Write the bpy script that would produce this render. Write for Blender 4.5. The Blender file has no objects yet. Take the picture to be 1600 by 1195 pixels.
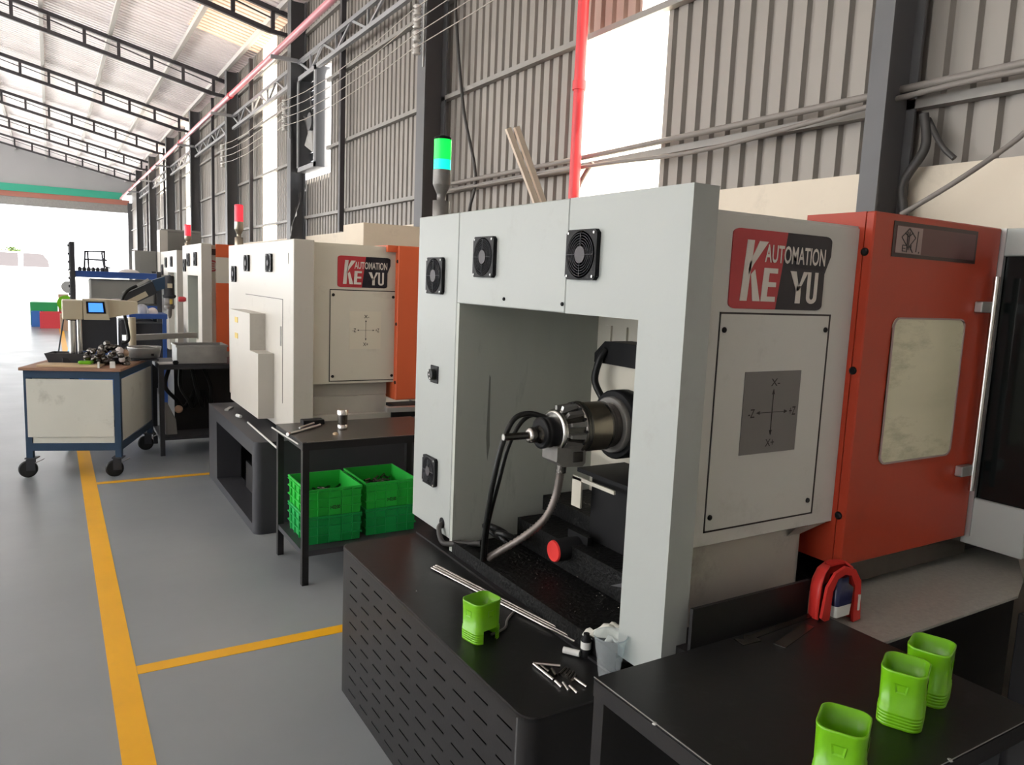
import bpy, math, random
from mathutils import Matrix, Vector
random.seed(7)
R = math.radians
SC = bpy.context.scene
COL = SC.collection
# ------------------------------------------------------------------ camera, world, exposure
cam_d = bpy.data.cameras.new('camera'); cam = bpy.data.objects.new('camera', cam_d); COL.objects.link(cam)
rot = Matrix(((0.8553443405711331, 0.03125044473726929, -0.5171164943769017),
              (-0.5164010816145528, 0.1312459812690726, -0.8462295287379413),
              (0.04142441261204886, 0.9908571552471329, 0.12839827076446786)))
cam.matrix_world = Matrix.Translation((0, 0, 1.65)) @ rot.to_4x4()
cam_d.sensor_width = 36.0; cam_d.lens = 36.0 * 1183.1457 / 1600.0; cam_d.clip_end = 500; cam_d.clip_start = 0.02
SC.camera = cam
SC.view_settings.view_transform = 'Standard'; SC.view_settings.look = 'None'
SC.view_settings.gamma = 1.0; SC.view_settings.exposure = 2.55
try: SC.view_settings.use_curve_mapping = False
except Exception: pass
W = bpy.data.worlds.new('sky'); SC.world = W; W.use_nodes = True
wn = W.node_tree; bg = wn.nodes['Background']
bg.inputs['Color'].default_value = (0.93, 0.96, 1.0, 1); bg.inputs['Strength'].default_value = 1.05
sun_d = bpy.data.lights.new('sun', 'SUN'); sun_d.energy = 6.0; sun_d.angle = R(1.0); sun_d.color = (1, .95, .86)
sun = bpy.data.objects.new('sun', sun_d); COL.objects.link(sun)
sun.rotation_euler = (R(28), R(18), R(0)); sun.location = (20, 30, 40)
SC.cycles.use_denoising = True
SC.cycles.max_bounces = 10; SC.cycles.diffuse_bounces = 6; SC.cycles.transparent_max_bounces = 12

# ------------------------------------------------------------------ materials
def mat(name, col, rough=.5, metal=0.0, noise=0.0, nscale=6.0, bump=0.0, bscale=40.0, dirt=None, dirt_amt=0.0, dscale=3.0, dmin=.58, spec=.32, emit=None, estr=0.0, coat=0.0, stretch=None):
    m = bpy.data.materials.new(name); m.use_nodes = True; nt = m.node_tree; b = nt.nodes['Principled BSDF']
    b.inputs['Base Color'].default_value = (*col, 1); b.inputs['Roughness'].default_value = rough
    b.inputs['Metallic'].default_value = metal; b.inputs['Specular IOR Level'].default_value = spec
    if coat: b.inputs['Coat Weight'].default_value = coat; b.inputs['Coat Roughness'].default_value = .12
    if emit: b.inputs['Emission Color'].default_value = (*emit, 1); b.inputs['Emission Strength'].default_value = estr
    if noise or bump or dirt_amt:
        geo = nt.nodes.new('ShaderNodeNewGeometry'); vec = geo.outputs['Position']
        if stretch:
            mp = nt.nodes.new('ShaderNodeMapping'); mp.inputs['Scale'].default_value = stretch
            nt.links.new(vec, mp.inputs['Vector']); vec = mp.outputs['Vector']
    src = None
    if noise:
        n = nt.nodes.new('ShaderNodeTexNoise'); n.inputs['Scale'].default_value = nscale; n.inputs['Detail'].default_value = 6
        nt.links.new(vec, n.inputs['Vector'])
        mx = nt.nodes.new('ShaderNodeMix'); mx.data_type = 'RGBA'
        mx.inputs['A'].default_value = (*[c * (1 - noise) for c in col], 1); mx.inputs['B'].default_value = (*[min(1, c * (1 + noise)) for c in col], 1)
        nt.links.new(n.outputs['Fac'], mx.inputs['Factor']); src = mx.outputs['Result']; nt.links.new(src, b.inputs['Base Color'])
    if dirt_amt:
        n2 = nt.nodes.new('ShaderNodeTexNoise'); n2.inputs['Scale'].default_value = dscale; n2.inputs['Detail'].default_value = 9; n2.inputs['Roughness'].default_value = .7
        nt.links.new(vec, n2.inputs['Vector'])
        rp = nt.nodes.new('ShaderNodeMapRange'); rp.inputs['From Min'].default_value = dmin; rp.inputs['From Max'].default_value = dmin + .22
        rp.inputs['To Max'].default_value = dirt_amt; nt.links.new(n2.outputs['Fac'], rp.inputs['Value'])
        mx2 = nt.nodes.new('ShaderNodeMix'); mx2.data_type = 'RGBA'
        if src: nt.links.new(src, mx2.inputs['A'])
        else: mx2.inputs['A'].default_value = (*col, 1)
        mx2.inputs['B'].default_value = (*dirt, 1); nt.links.new(rp.outputs['Result'], mx2.inputs['Factor'])
        nt.links.new(mx2.outputs['Result'], b.inputs['Base Color'])
    if bump:
        n3 = nt.nodes.new('ShaderNodeTexNoise'); n3.inputs['Scale'].default_value = bscale; n3.inputs['Detail'].default_value = 3
        nt.links.new(vec, n3.inputs['Vector'])
        bp = nt.nodes.new('ShaderNodeBump'); bp.inputs['Strength'].default_value = bump; bp.inputs['Distance'].default_value = .01
        nt.links.new(n3.outputs['Fac'], bp.inputs['Height']); nt.links.new(bp.outputs['Normal'], b.inputs['Normal'])
    return m

def clear_mat(name, col, transp, rough=.05, translucent=0.0):
    m = bpy.data.materials.new(name); m.use_nodes = True; nt = m.node_tree; b = nt.nodes['Principled BSDF']
    b.inputs['Base Color'].default_value = (*col, 1); b.inputs['Roughness'].default_value = rough
    tr = nt.nodes.new('ShaderNodeBsdfTransparent'); tr.inputs['Color'].default_value = (*[min(1, c * 1.0) for c in col], 1)
    mx = nt.nodes.new('ShaderNodeMixShader'); mx.inputs[0].default_value = transp
    base = b.outputs[0]
    if translucent:
        tl = nt.nodes.new('ShaderNodeBsdfTranslucent'); tl.inputs['Color'].default_value = (*col, 1)
        m2 = nt.nodes.new('ShaderNodeMixShader'); m2.inputs[0].default_value = translucent
        nt.links.new(b.outputs[0], m2.inputs[1]); nt.links.new(tl.outputs[0], m2.inputs[2]); base = m2.outputs[0]
    nt.links.new(base, mx.inputs[1]); nt.links.new(tr.outputs[0], mx.inputs[2])
    nt.links.new(mx.outputs[0], nt.nodes['Material Output'].inputs['Surface'])
    return m

M = {}
M['cream'] = mat('cream_paint', (.345, .365, .35), .42, noise=.03, nscale=2, dirt=(.22, .20, .16), dirt_amt=.35, dscale=5, bump=.03, bscale=60)
M['cream_warm_lit'] = mat('warm_cream_paint_lit', (.50, .475, .43), .42, noise=.03, nscale=2, dirt=(.22, .20, .16), dirt_amt=.3, dscale=5)  # same cream paint, warmer, and lightened in place of stronger light on farther lathes
M['beige'] = mat('beige_paint', (.58, .55, .47), .45, noise=.04, nscale=2, dirt=(.25, .21, .16), dirt_amt=.4, dscale=4)
M['body'] = mat('grey_white_paint', (.54, .54, .51), .45, noise=.04, nscale=2, dirt=(.2, .19, .16), dirt_amt=.4, dscale=4)
M['cavity'] = mat('grey_green_paint', (.40, .42, .38), .5, noise=.08, nscale=3, dirt=(.05, .05, .045), dirt_amt=.6, dscale=2.2, stretch=(3, 3, .6))
M['tray_grey'] = mat('speckled_tray_metal', (.31, .31, .28), .35, noise=.25, nscale=90)
M['streak'] = mat('oil_streak', (.17, .18, .16), .5)
M['base_grey'] = mat('grimy_base_paint', (.40, .38, .34), .4, noise=.12, nscale=5, dirt=(.1, .09, .08), dirt_amt=.6, dscale=4)
M['orange'] = mat('orange_paint_shaded', (.38, .042, .018), .38, noise=.04, nscale=3, dirt=(.1, .03, .02), dirt_amt=.3, dscale=3, bump=.02, bscale=50)  # shaded copy: weaker light on the nearest lathe is put into the colour
M['orange_lit'] = mat('orange_paint_lit', (.62, .115, .04), .4, noise=.04, nscale=3)  # lit copy of the same orange paint, brightness put into the colour
M['table_brown'] = mat('brown_black_worktop', (.040, .034, .031), .3, noise=.25, nscale=10)
M['black'] = mat('black_paint', (.014, .0135, .0145), .45, noise=.2, nscale=8, bump=.03, bscale=80)
M['black_top'] = mat('black_worktop', (.008, .008, .0085), .34, noise=.3, nscale=14, bump=.02, bscale=30, dirt=(.09, .09, .09), dirt_amt=.25, dscale=9)
M['charcoal'] = mat('charcoal_paint', (.035, .036, .042), .5, noise=.1, nscale=4)
M['rubber'] = mat('black_rubber', (.010, .010, .010), .45, spec=.25)
M['sludge'] = mat('oily_black_swarf', (.006, .006, .006), .5, noise=.5, nscale=60, bump=.5, bscale=70, dirt=(.2, .2, .2), dirt_amt=.25, dscale=90, spec=.15)
M['plastic_blk'] = mat('black_plastic', (.010, .010, .011), .5, spec=.15)
M['steel'] = mat('machined_steel', (.62, .60, .57), .25, 1.0, noise=.1, nscale=30)
M['steel_dark'] = mat('dark_oily_steel', (.13, .12, .11), .25, .9, noise=.3, nscale=25)
M['brassy'] = mat('bronze_toned_steel', (.34, .30, .24), .3, .9, noise=.15, nscale=20)
M['alu'] = mat('dull_aluminium', (.42, .42, .41), .42, .8, noise=.08, nscale=20)
M['conduit_grey'] = mat('flexible_metal_conduit', (.20, .175, .16), .45, .6)
M['castgrey'] = mat('grey_cast_housing', (.20, .19, .18), .45, .4, noise=.2, nscale=30)
M['red_sign'] = mat('sign_red', (.42, .035, .045), .35)
M['black_sign'] = mat('sign_black', (.012, .010, .017), .4)
M['letter'] = mat('sign_lettering', (.62, .58, .54), .4)
M['maroon'] = mat('maroon_insert', (.10, .035, .035), .3)
M['maroon_dk'] = mat('maroon_frame', (.035, .014, .013), .35)
M['label'] = mat('faded_label', (.30, .22, .21), .5)
M['ink'] = mat('dark_ink', (.02, .015, .015), .5)
M['plate_grey'] = mat('diagram_plate_grey', (.15, .145, .14), .4)
M['plate_cream'] = mat('diagram_plate_cream', (.62, .58, .48), .4)
M['yellowlabel'] = mat('amber_sticker', (.62, .45, .10), .5)
M['green_cup'] = mat('lime_green_plastic', (.145, .42, .006), .3, coat=.2)
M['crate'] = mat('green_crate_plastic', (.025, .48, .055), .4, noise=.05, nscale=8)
M['crate_low'] = mat('dark_green_crate_plastic', (.012, .34, .075), .4, noise=.05, nscale=8)  # darker, bluer green for the bottom crates
M['rod_steel'] = mat('bright_drawn_steel', (.36, .345, .33), .22, 1.0)
M['tank_red'] = mat('red_plastic', (.55, .03, .025), .35)
M['navy'] = mat('navy_plastic', (.015, .018, .06), .25)
M['white_plastic'] = mat('white_plastic', (.62, .62, .60), .4)
M['paper'] = mat('white_rag', (.70, .70, .64), .8, bump=.5, bscale=25)
M['cart_blue'] = mat('dark_blue_paint', (.022, .05, .095), .4, noise=.15, nscale=6)
M['cart_panel'] = mat('dirty_cream_panel', (.60, .595, .53), .5, noise=.08, nscale=3, dirt=(.1, .09, .06), dirt_amt=.5, dscale=4)
M['board'] = mat('worn_brown_board', (.30, .17, .11), .6, noise=.25, nscale=9)
M['wood'] = mat('pale_wood', (.55, .42, .27), .6, noise=.15, nscale=12)
M['leanwood'] = mat('pale_trim', (.62, .52, .42), .5)
M['blue_beam'] = mat('blue_rack_paint', (.03, .08, .28), .45)
M['press'] = mat('press_cream_paint', (.50, .44, .32), .4, noise=.05, nscale=4)
M['screen'] = mat('lcd_screen', (.03, .12, .4), .2, emit=(.06, .25, .9), estr=.28)
M['galv'] = mat('galvanised_steel', (.38, .38, .37), .38, .7, noise=.2, nscale=15)
M['greybox'] = mat('grey_cabinet_paint', (.24, .235, .22), .5, noise=.05)
M['wallsheet'] = mat('corrugated_wall_sheet', (.25, .228, .208), .5, .15, noise=.08, nscale=1.2, dirt=(.2, .17, .14), dirt_amt=.35, dscale=1.5)
M['redsheet'] = mat('reddish_wall_sheet', (.36, .24, .20), .5, noise=.08, nscale=2)
M['roofsheet'] = mat('corrugated_roof_sheet', (.90, .82, .82), .45, .2, noise=.15, nscale=.8, stretch=(.4, 2.5, 1))
M['frame'] = mat('dark_steel_frame', (.055, .05, .055), .5, noise=.1)
M['column'] = mat('grey_column_paint', (.105, .105, .11), .5, noise=.1)
M['girt'] = mat('grey_girt', (.24, .225, .21), .5, noise=.15, nscale=5)
M['purlin'] = mat('pale_purlin', (.58, .55, .53), .5)
M['truss_pale'] = mat('pale_grey_truss', (.30, .30, .31), .5)
M['concrete'] = mat('painted_concrete', (.62, .55, .45), .7, noise=.06, nscale=3, dirt=(.25, .22, .18), dirt_amt=.4, dscale=3, bump=.15, bscale=20)
M['pipe_red'] = mat('fire_pipe_red', (.62, .05, .06), .35)
M['pipe_pink'] = mat('faded_fire_pipe', (.60, .22, .26), .3)
M['pvc'] = mat('dusty_conduit', (.20, .18, .165), .5)
M['cable'] = mat('dark_cable', (.05, .047, .045), .5)
M['wire'] = mat('bare_wire', (.42, .38, .34), .4, .3)
M['insul'] = mat('porcelain', (.55, .53, .50), .25)
M['yellow_line'] = mat('yellow_floor_paint', (.78, .40, .012), .45, noise=.1, nscale=4, dirt=(.35, .25, .08), dirt_amt=.4, dscale=7)
M['ground'] = mat('sunlit_concrete_yard', (.75, .74, .72), .8, noise=.05, nscale=.5)
M['dark_wall'] = mat('dull_back_wall', (.5, .49, .47), .7)
M['green_band'] = mat('green_fascia', (.05, .38, .26), .5)
M['redbrown'] = mat('red_brown_fascia', (.42, .17, .13), .5)
M['gable'] = mat('gable_sheet', (.40, .40, .41), .6, noise=.05, nscale=1)
M['glass_dark'] = mat('dark_glass', (.006, .008, .008), .12)
M['door_glass'] = mat('smeared_door_glass', (.60, .58, .42), .25, noise=.2, nscale=2.2, dirt=(.16, .15, .10), dirt_amt=.75, dscale=2.2, dmin=.50, coat=.4, stretch=(1, 1, 3.2))
M['van_glass'] = mat('tinted_van_glass', (.06, .055, .058), .5, spec=0)
M['grn_light'] = mat('green_lens', (.02, .5, .08), .25, emit=(.0, .85, .05), estr=.32)
M['cyan_light'] = mat('cyan_lens', (.02, .5, .4), .25, emit=(.0, .8, .50), estr=.25)
M['red_light'] = mat('red_lens', (.75, .04, .06), .25, emit=(.9, .05, .08), estr=.12)
M['red_knob'] = mat('red_end_cap', (.62, .04, .035), .4, emit=(.9, .04, .04), estr=.02)
M['leaf'] = mat('pale_leaves', (.03, .055, .006), .6, noise=.4, nscale=3)
M['bin_red'] = mat('red_bin', (.62, .06, .08), .5)
M['bin_blue'] = mat('blue_bin', (.04, .16, .5), .5)
M['bin_lblue'] = mat('pale_blue_cloth', (.12, .42, .65), .6)
M['bin_green'] = mat('green_lid', (.03, .30, .10), .5)
M['card'] = mat('cardboard', (.42, .28, .20), .7)
M['bag'] = mat('white_bag', (.68, .62, .60), .6, bump=.4, bscale=15)
M['clear'] = clear_mat('clear_plastic', (.86, .89, .90), .88, .06)
M['clearbag'] = clear_mat('clear_polybag', (.8, .8, .82), .6, .2)
M['sheet'] = clear_mat('translucent_sheet', (1.0, .96, .88), .55, .4, .8)
M['roofglow'] = clear_mat('roof_light_sheet', (.58, .46, .36), .0, .6, .12)

def floor_mat():
    m = bpy.data.materials.new('grey_epoxy_floor'); m.use_nodes = True; nt = m.node_tree; b = nt.nodes['Principled BSDF']
    geo = nt.nodes.new('ShaderNodeNewGeometry')
    n = nt.nodes.new('ShaderNodeTexNoise'); n.inputs['Scale'].default_value = 1.3; n.inputs['Detail'].default_value = 8
    nt.links.new(geo.outputs['Position'], n.inputs['Vector'])
    cr = nt.nodes.new('ShaderNodeValToRGB'); cr.color_ramp.elements[0].color = (.225, .245, .26, 1); cr.color_ramp.elements[1].color = (.255, .275, .29, 1)
    cr.color_ramp.elements[0].position = .3; cr.color_ramp.elements[1].position = .75
    nt.links.new(n.outputs['Fac'], cr.inputs['Fac']); nt.links.new(cr.outputs['Color'], b.inputs['Base Color'])
    mp = nt.nodes.new('ShaderNodeMapping'); mp.inputs['Scale'].default_value = (1, 1, 1)
    n2 = nt.nodes.new('ShaderNodeTexNoise'); n2.inputs['Scale'].default_value = 2.2; n2.inputs['Detail'].default_value = 5
    nt.links.new(geo.outputs['Position'], mp.inputs['Vector']); nt.links.new(mp.outputs['Vector'], n2.inputs['Vector'])
    rr = nt.nodes.new('ShaderNodeMapRange'); rr.inputs['To Min'].default_value = .26; rr.inputs['To Max'].default_value = .40; b.inputs['Specular IOR Level'].default_value = .35
    nt.links.new(n2.outputs['Fac'], rr.inputs['Value']); nt.links.new(rr.outputs['Result'], b.inputs['Roughness'])
    bp = nt.nodes.new('ShaderNodeBump'); bp.inputs['Strength'].default_value = .25; bp.inputs['Distance'].default_value = .01
    n3 = nt.nodes.new('ShaderNodeTexNoise'); n3.inputs['Scale'].default_value = 3.0; n3.inputs['Detail'].default_value = 3
    nt.links.new(geo.outputs['Position'], n3.inputs['Vector'])
    nt.links.new(n3.outputs['Fac'], bp.inputs['Height']); nt.links.new(bp.outputs['Normal'], b.inputs['Normal'])
    return m
M['floor'] = floor_mat()

# ------------------------------------------------------------------ mesh helpers
def nrm(v): return Vector(v).normalized()
def basis(d):
    d = nrm(d); a = Vector((0, 0, 1)) if abs(d.z) < .9 else Vector((1, 0, 0))
    u = d.cross(a).normalized(); return u, d.cross(u).normalized()

class MB:
    def __init__(s): s.v = []; s.f = []; s.sm = []
    def add(s, vs, fs, smooth=False):
        o = len(s.v); s.v += [tuple(p) for p in vs]; s.f += [tuple(i + o for i in f) for f in fs]; s.sm += [smooth] * len(fs); return s
    def box(s, x0, x1, y0, y1, z0, z1, b=0.0):
        if x0 > x1: x0, x1 = x1, x0
        if y0 > y1: y0, y1 = y1, y0
        if z0 > z1: z0, z1 = z1, z0
        if b <= 0:
            vs = [(x, y, z) for z in (z0, z1) for y in (y0, y1) for x in (x0, x1)]
            return s.add(vs, [(0, 2, 3, 1), (4, 5, 7, 6), (0, 1, 5, 4), (2, 6, 7, 3), (0, 4, 6, 2), (1, 3, 7, 5)])
        b = min(b, (x1 - x0) * .45, (y1 - y0) * .45, (z1 - z0) * .45)
        X = (x0, x1); Y = (y0, y1); Z = (z0, z1); vs = []; idx = {}
        for i in (0, 1):
            for j in (0, 1):
                for k in (0, 1):
                    sx, sy, sz = (1, -1)[i], (1, -1)[j], (1, -1)[k]
                    idx[i, j, k, 0] = len(vs); vs.append((X[i], Y[j] + sy * b, Z[k] + sz * b))
                    idx[i, j, k, 1] = len(vs); vs.append((X[i] + sx * b, Y[j], Z[k] + sz * b))
                    idx[i, j, k, 2] = len(vs); vs.append((X[i] + sx * b, Y[j] + sy * b, Z[k]))
        fs = []
        for i in (0, 1): fs.append([idx[i, 0, 0, 0], idx[i, 1, 0, 0], idx[i, 1, 1, 0], idx[i, 0, 1, 0]])
        for j in (0, 1): fs.append([idx[0, j, 0, 1], idx[1, j, 0, 1], idx[1, j, 1, 1], idx[0, j, 1, 1]])
        for k in (0, 1): fs.append([idx[0, 0, k, 2], idx[1, 0, k, 2], idx[1, 1, k, 2], idx[0, 1, k, 2]])
        for i in (0, 1):
            for j in (0, 1): fs.append([idx[i, j, 0, 0], idx[i, j, 0, 1], idx[i, j, 1, 1], idx[i, j, 1, 0]])
            for k in (0, 1): fs.append([idx[i, 0, k, 0], idx[i, 0, k, 2], idx[i, 1, k, 2], idx[i, 1, k, 0]])
        for j in (0, 1):
            for k in (0, 1): fs.append([idx[0, j, k, 1], idx[0, j, k, 2], idx[1, j, k, 2], idx[1, j, k, 1]])
        for i in (0, 1):
            for j in (0, 1):
                for k in (0, 1): fs.append([idx[i, j, k, 0], idx[i, j, k, 1], idx[i, j, k, 2]])
        c = Vector(((x0 + x1) / 2, (y0 + y1) / 2, (z0 + z1) / 2)); out = []
        for f in fs:
            p = [Vector(vs[i]) for i in f]; n = (p[1] - p[0]).cross(p[2] - p[0]); m_ = sum(p, Vector()) / len(p)
            out.append(f if n.dot(m_ - c) > 0 else f[::-1])
        return s.add(vs, out)
    def obox(s, c, ax, ay, az, hx, hy, hz):
        c = Vector(c); ax, ay, az = nrm(ax), nrm(ay), nrm(az)
        vs = [c + ax * (i * hx) + ay * (j * hy) + az * (k * hz) for k in (-1, 1) for j in (-1, 1) for i in (-1, 1)]
        return s.add(vs, [(0, 2, 3, 1), (4, 5, 7, 6), (0, 1, 5, 4), (2, 6, 7, 3), (0, 4, 6, 2), (1, 3, 7, 5)])
    def bar(s, a, b, w, h, up=(0, 0, 1)):
        a, b = Vector(a), Vector(b); d = (b - a); L = d.length; d.normalize(); u = d.cross(Vector(up))
        if u.length < 1e-4: u = d.cross(Vector((1, 0, 0)))
        u.normalize(); v = u.cross(d)
        return s.obox((a + b) / 2, d, u, v, L / 2, w / 2, h / 2)
    def lathe(s, o, d, prof, n=24, caps=True, smooth=True):
        o = Vector(o); d = nrm(d); u, v = basis(d); rings = []; base = len(s.v); vs = []; fs = []
        for t, r in prof:
            for i in range(n):
                a = 2 * math.pi * i / n; vs.append(o + d * t + (u * math.cos(a) + v * math.sin(a)) * r)
        for k in range(len(prof) - 1):
            for i in range(n):
                j = (i + 1) % n; fs.append((k * n + i, k * n + j, (k + 1) * n + j, (k + 1) * n + i))
        s.add(vs, fs, smooth)
        if caps:
            s.add([vs[i] for i in range(n)], [tuple(range(n))[::-1]]); L = len(prof) - 1
            s.add([vs[L * n + i] for i in range(n)], [tuple(range(n))])
        return s
    def cyl(s, a, b, r, r2=None, n=16, caps=True):
        a, b = Vector(a), Vector(b); L = (b - a).length
        return s.lathe(a, b - a, [(0, r), (L, r if r2 is None else r2)], n, caps)
    def tube(s, pts, r, n=8, closed=False, ribs=None):
        pts = [Vector(p) for p in pts]; N = len(pts); vs = []; fs = []
        u = None
        for i, p in enumerate(pts):
            d = (pts[(i + 1) % N] - pts[i - 1]) if closed else (pts[min(i + 1, N - 1)] - pts[max(i - 1, 0)])
            d = nrm(d)
            if u is None: u, w = basis(d)
            else:
                u = (u - d * u.dot(d)).normalized()
            w = d.cross(u); rr = r if ribs is None else r * (1 + (ribs if i % 2 else 0))
            for k in range(n):
                a = 2 * math.pi * k / n; vs.append(p + (u * math.cos(a) + w * math.sin(a)) * rr)
        for i in range(N if closed else N - 1):
            for k in range(n):
                j = (k + 1) % n; i2 = (i + 1) % N; fs.append((i * n + k, i * n + j, i2 * n + j, i2 * n + k))
        s.add(vs, fs, True)
        if not closed:
            s.add(vs[:n], [tuple(range(n))[::-1]]); s.add(vs[-n:], [tuple(range(n))])
        return s
    def prism(s, poly, lo, hi, axis='z'):
        n = len(poly)
        def P(a, b, t): return {'z': (a, b, t), 'y': (a, t, b), 'x': (t, a, b)}[axis]
        vs = [P(a, b, lo) for a, b in poly] + [P(a, b, hi) for a, b in poly]
        fs = [tuple(range(n))[::-1], tuple(range(n, 2 * n))] + [(i, (i + 1) % n, n + (i + 1) % n, n + i) for i in range(n)]
        return s.add(vs, fs)
    def loft(s, loops, smooth=True, cap0=True, cap1=True):
        n = len(loops[0]); vs = [p for l in loops for p in l]; fs = []
        for k in range(len(loops) - 1):
            for i in range(n):
                j = (i + 1) % n; fs.append((k * n + i, k * n + j, (k + 1) * n + j, (k + 1) * n + i))
        s.add(vs, fs, smooth)
        if cap0: s.add(loops[0], [tuple(range(n))[::-1]])
        if cap1: s.add(loops[-1], [tuple(range(n))])
        return s
    def torus(s, c, axis, Rr, r, n=28, m=8):
        u, v = basis(axis); c = Vector(c)
        return s.tube([c + (u * math.cos(2 * math.pi * i / n) + v * math.sin(2 * math.pi * i / n)) * Rr for i in range(n)], r, m, closed=True)
    def mesh(s, name, m, origin=(0, 0, 0)):
        me = bpy.data.meshes.new(name); o = Vector(origin)
        me.from_pydata([Vector(p) - o for p in s.v], [], s.f); me.polygons.foreach_set('use_smooth', s.sm)
        me.materials.append(M[m] if isinstance(m, str) else m); me.update()
        return me
    def part(s, name, m, parent, label=None):
        o = bpy.data.objects.new(name, s.mesh(name, m, worigin(parent))); COL.objects.link(o); o.parent = parent
        if label: o['label'] = label
        return o
    def thing(s, name, m, label, cat, group=None, kind=None, origin=None):
        if origin is None:
            xs = [p[0] for p in s.v]; ys = [p[1] for p in s.v]; zs = [p[2] for p in s.v]
            origin = ((min(xs) + max(xs)) / 2, (min(ys) + max(ys)) / 2, min(zs))
        o = bpy.data.objects.new(name, s.mesh(name, m, origin)); o.location = origin; COL.objects.link(o)
        tag(o, label, cat, group, kind); return o
    def struct(s, name, m, label=None):
        o = bpy.data.objects.new(name, s.mesh(name, m)); COL.objects.link(o); o['kind'] = 'structure'
        if label: o['label'] = label
        return o
ORG = {}
def worigin(o):
    p = Vector(o.location)
    while o.parent: o = o.parent; p += Vector(o.location)
    return p
def tag(o, label=None, cat=None, group=None, kind=None):
    if label: o['label'] = label
    if cat: o['category'] = cat
    if group: o['group'] = group
    if kind: o['kind'] = kind
def thing(name, label, cat, loc=(0, 0, 0), group=None):
    o = bpy.data.objects.new(name, None); COL.objects.link(o); o.location = loc; o.empty_display_size = .1
    tag(o, label, cat, group); return o
def dup(root, loc, rz=0.0, label=None, group=None):
    def cp(o, parent):
        c = o.copy(); COL.objects.link(c); c.parent = parent
        for ch in list(o.children): cp(ch, c)
        return c
    kids = list(root.children); r = root.copy(); COL.objects.link(r)
    for k in kids: cp(k, r)
    r.location = loc; r.rotation_euler = (0, 0, rz)
    if label: r['label'] = label
    if group: r['group'] = group
    return r
def rrect(x0, x1, y0, y1, r, n=5):
    out = []
    for cx, cy, a0 in ((x1 - r, y1 - r, 0), (x0 + r, y1 - r, 90), (x0 + r, y0 + r, 180), (x1 - r, y0 + r, 270)):
        for i in range(n + 1):
            a = R(a0 + 90 * i / n); out.append((cx + r * math.cos(a), cy + r * math.sin(a)))
    return out
def spline(pts, k=8):
    pts = [Vector(p) for p in pts]; out = []
    P = [pts[0]] + pts + [pts[-1]]
    for i in range(1, len(P) - 2):
        for j in range(k):
            t = j / k; p0, p1, p2, p3 = P[i - 1:i + 3]
            out.append(.5 * ((2 * p1) + (p2 - p0) * t + (2 * p0 - 5 * p1 + 4 * p2 - p3) * t * t + (3 * p1 - p0 - 3 * p2 + p3) * t ** 3))
    out.append(pts[-1]); return out
def text_mb(mb, txt, x0, x1, z0, z1, plane='y', at=0.0, bold=0.0, depth=.0015, flip=False, shear=0.0):
    """letters fitted into a rectangle of the plane y=at (x,z) or x=at (y,z, read from -x)"""
    c = bpy.data.curves.new('t', 'FONT'); c.body = txt; c.extrude = 0.0; c.offset = bold; c.resolution_u = 3; c.shear = shear
    o = bpy.data.objects.new('t', c); COL.objects.link(o); bpy.context.view_layer.update()
    dg = bpy.context.evaluated_depsgraph_get(); me = bpy.data.meshes.new_from_object(o.evaluated_get(dg))
    vs = [v.co.copy() for v in me.vertices]; fs = [tuple(p.vertices) for p in me.polygons]
    bpy.data.objects.remove(o); bpy.data.curves.remove(c); bpy.data.meshes.remove(me)
    if not vs: return mb
    ax, bx = min(v.x for v in vs), max(v.x for v in vs); ay, by = min(v.y for v in vs), max(v.y for v in vs)
    out = []
    for v in vs:
        s_ = (v.x - ax) / (bx - ax); t_ = (v.y - ay) / (by - ay)
        a = x0 + (x1 - x0) * s_; b = z0 + (z1 - z0) * t_
        out.append((a, at, b) if plane == 'y' else (at, a, b))
    mb.add(out, fs); return mb
def empty_part(name, parent, loc):
    o = bpy.data.objects.new(name, None); COL.objects.link(o); o.parent = parent; o.location = Vector(loc) - worigin(parent); o.empty_display_size = .05
    return o

# ================================================================== THE BUILDING
XW, ZE, SL = 3.3, 5.47, 0.225           # wall plane, eave height, roof slope
Y0, Y1, XR = -7.0, 39.5, -8.0
MB().box(-90, 90, -60, 160, -.12, -.02).struct('ground', 'ground')
MB().box(-19.5, XW + .25, Y0, Y1, -.02, 0).struct('floor', 'floor')
# yellow lines painted on the floor
t = MB(); t.box(.155, .255, -6, 30, 0, .0015)
t.thing('floor_line', 'yellow_line', 'long yellow painted floor line running along the aisle to the far door', 'floor marking')
for i, y in enumerate((3.305, 6.48)):
    MB().box(.256, 1.6, y - .04 + .005 * i, y + .035 - .005 * i, 0, .0015).thing('floor_line', 'yellow_line',
        ('nearer yellow cross line on the floor, ending at the slotted black base', 'farther yellow cross line on the floor, beside the blue cart wheels')[i], 'floor marking')
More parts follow.
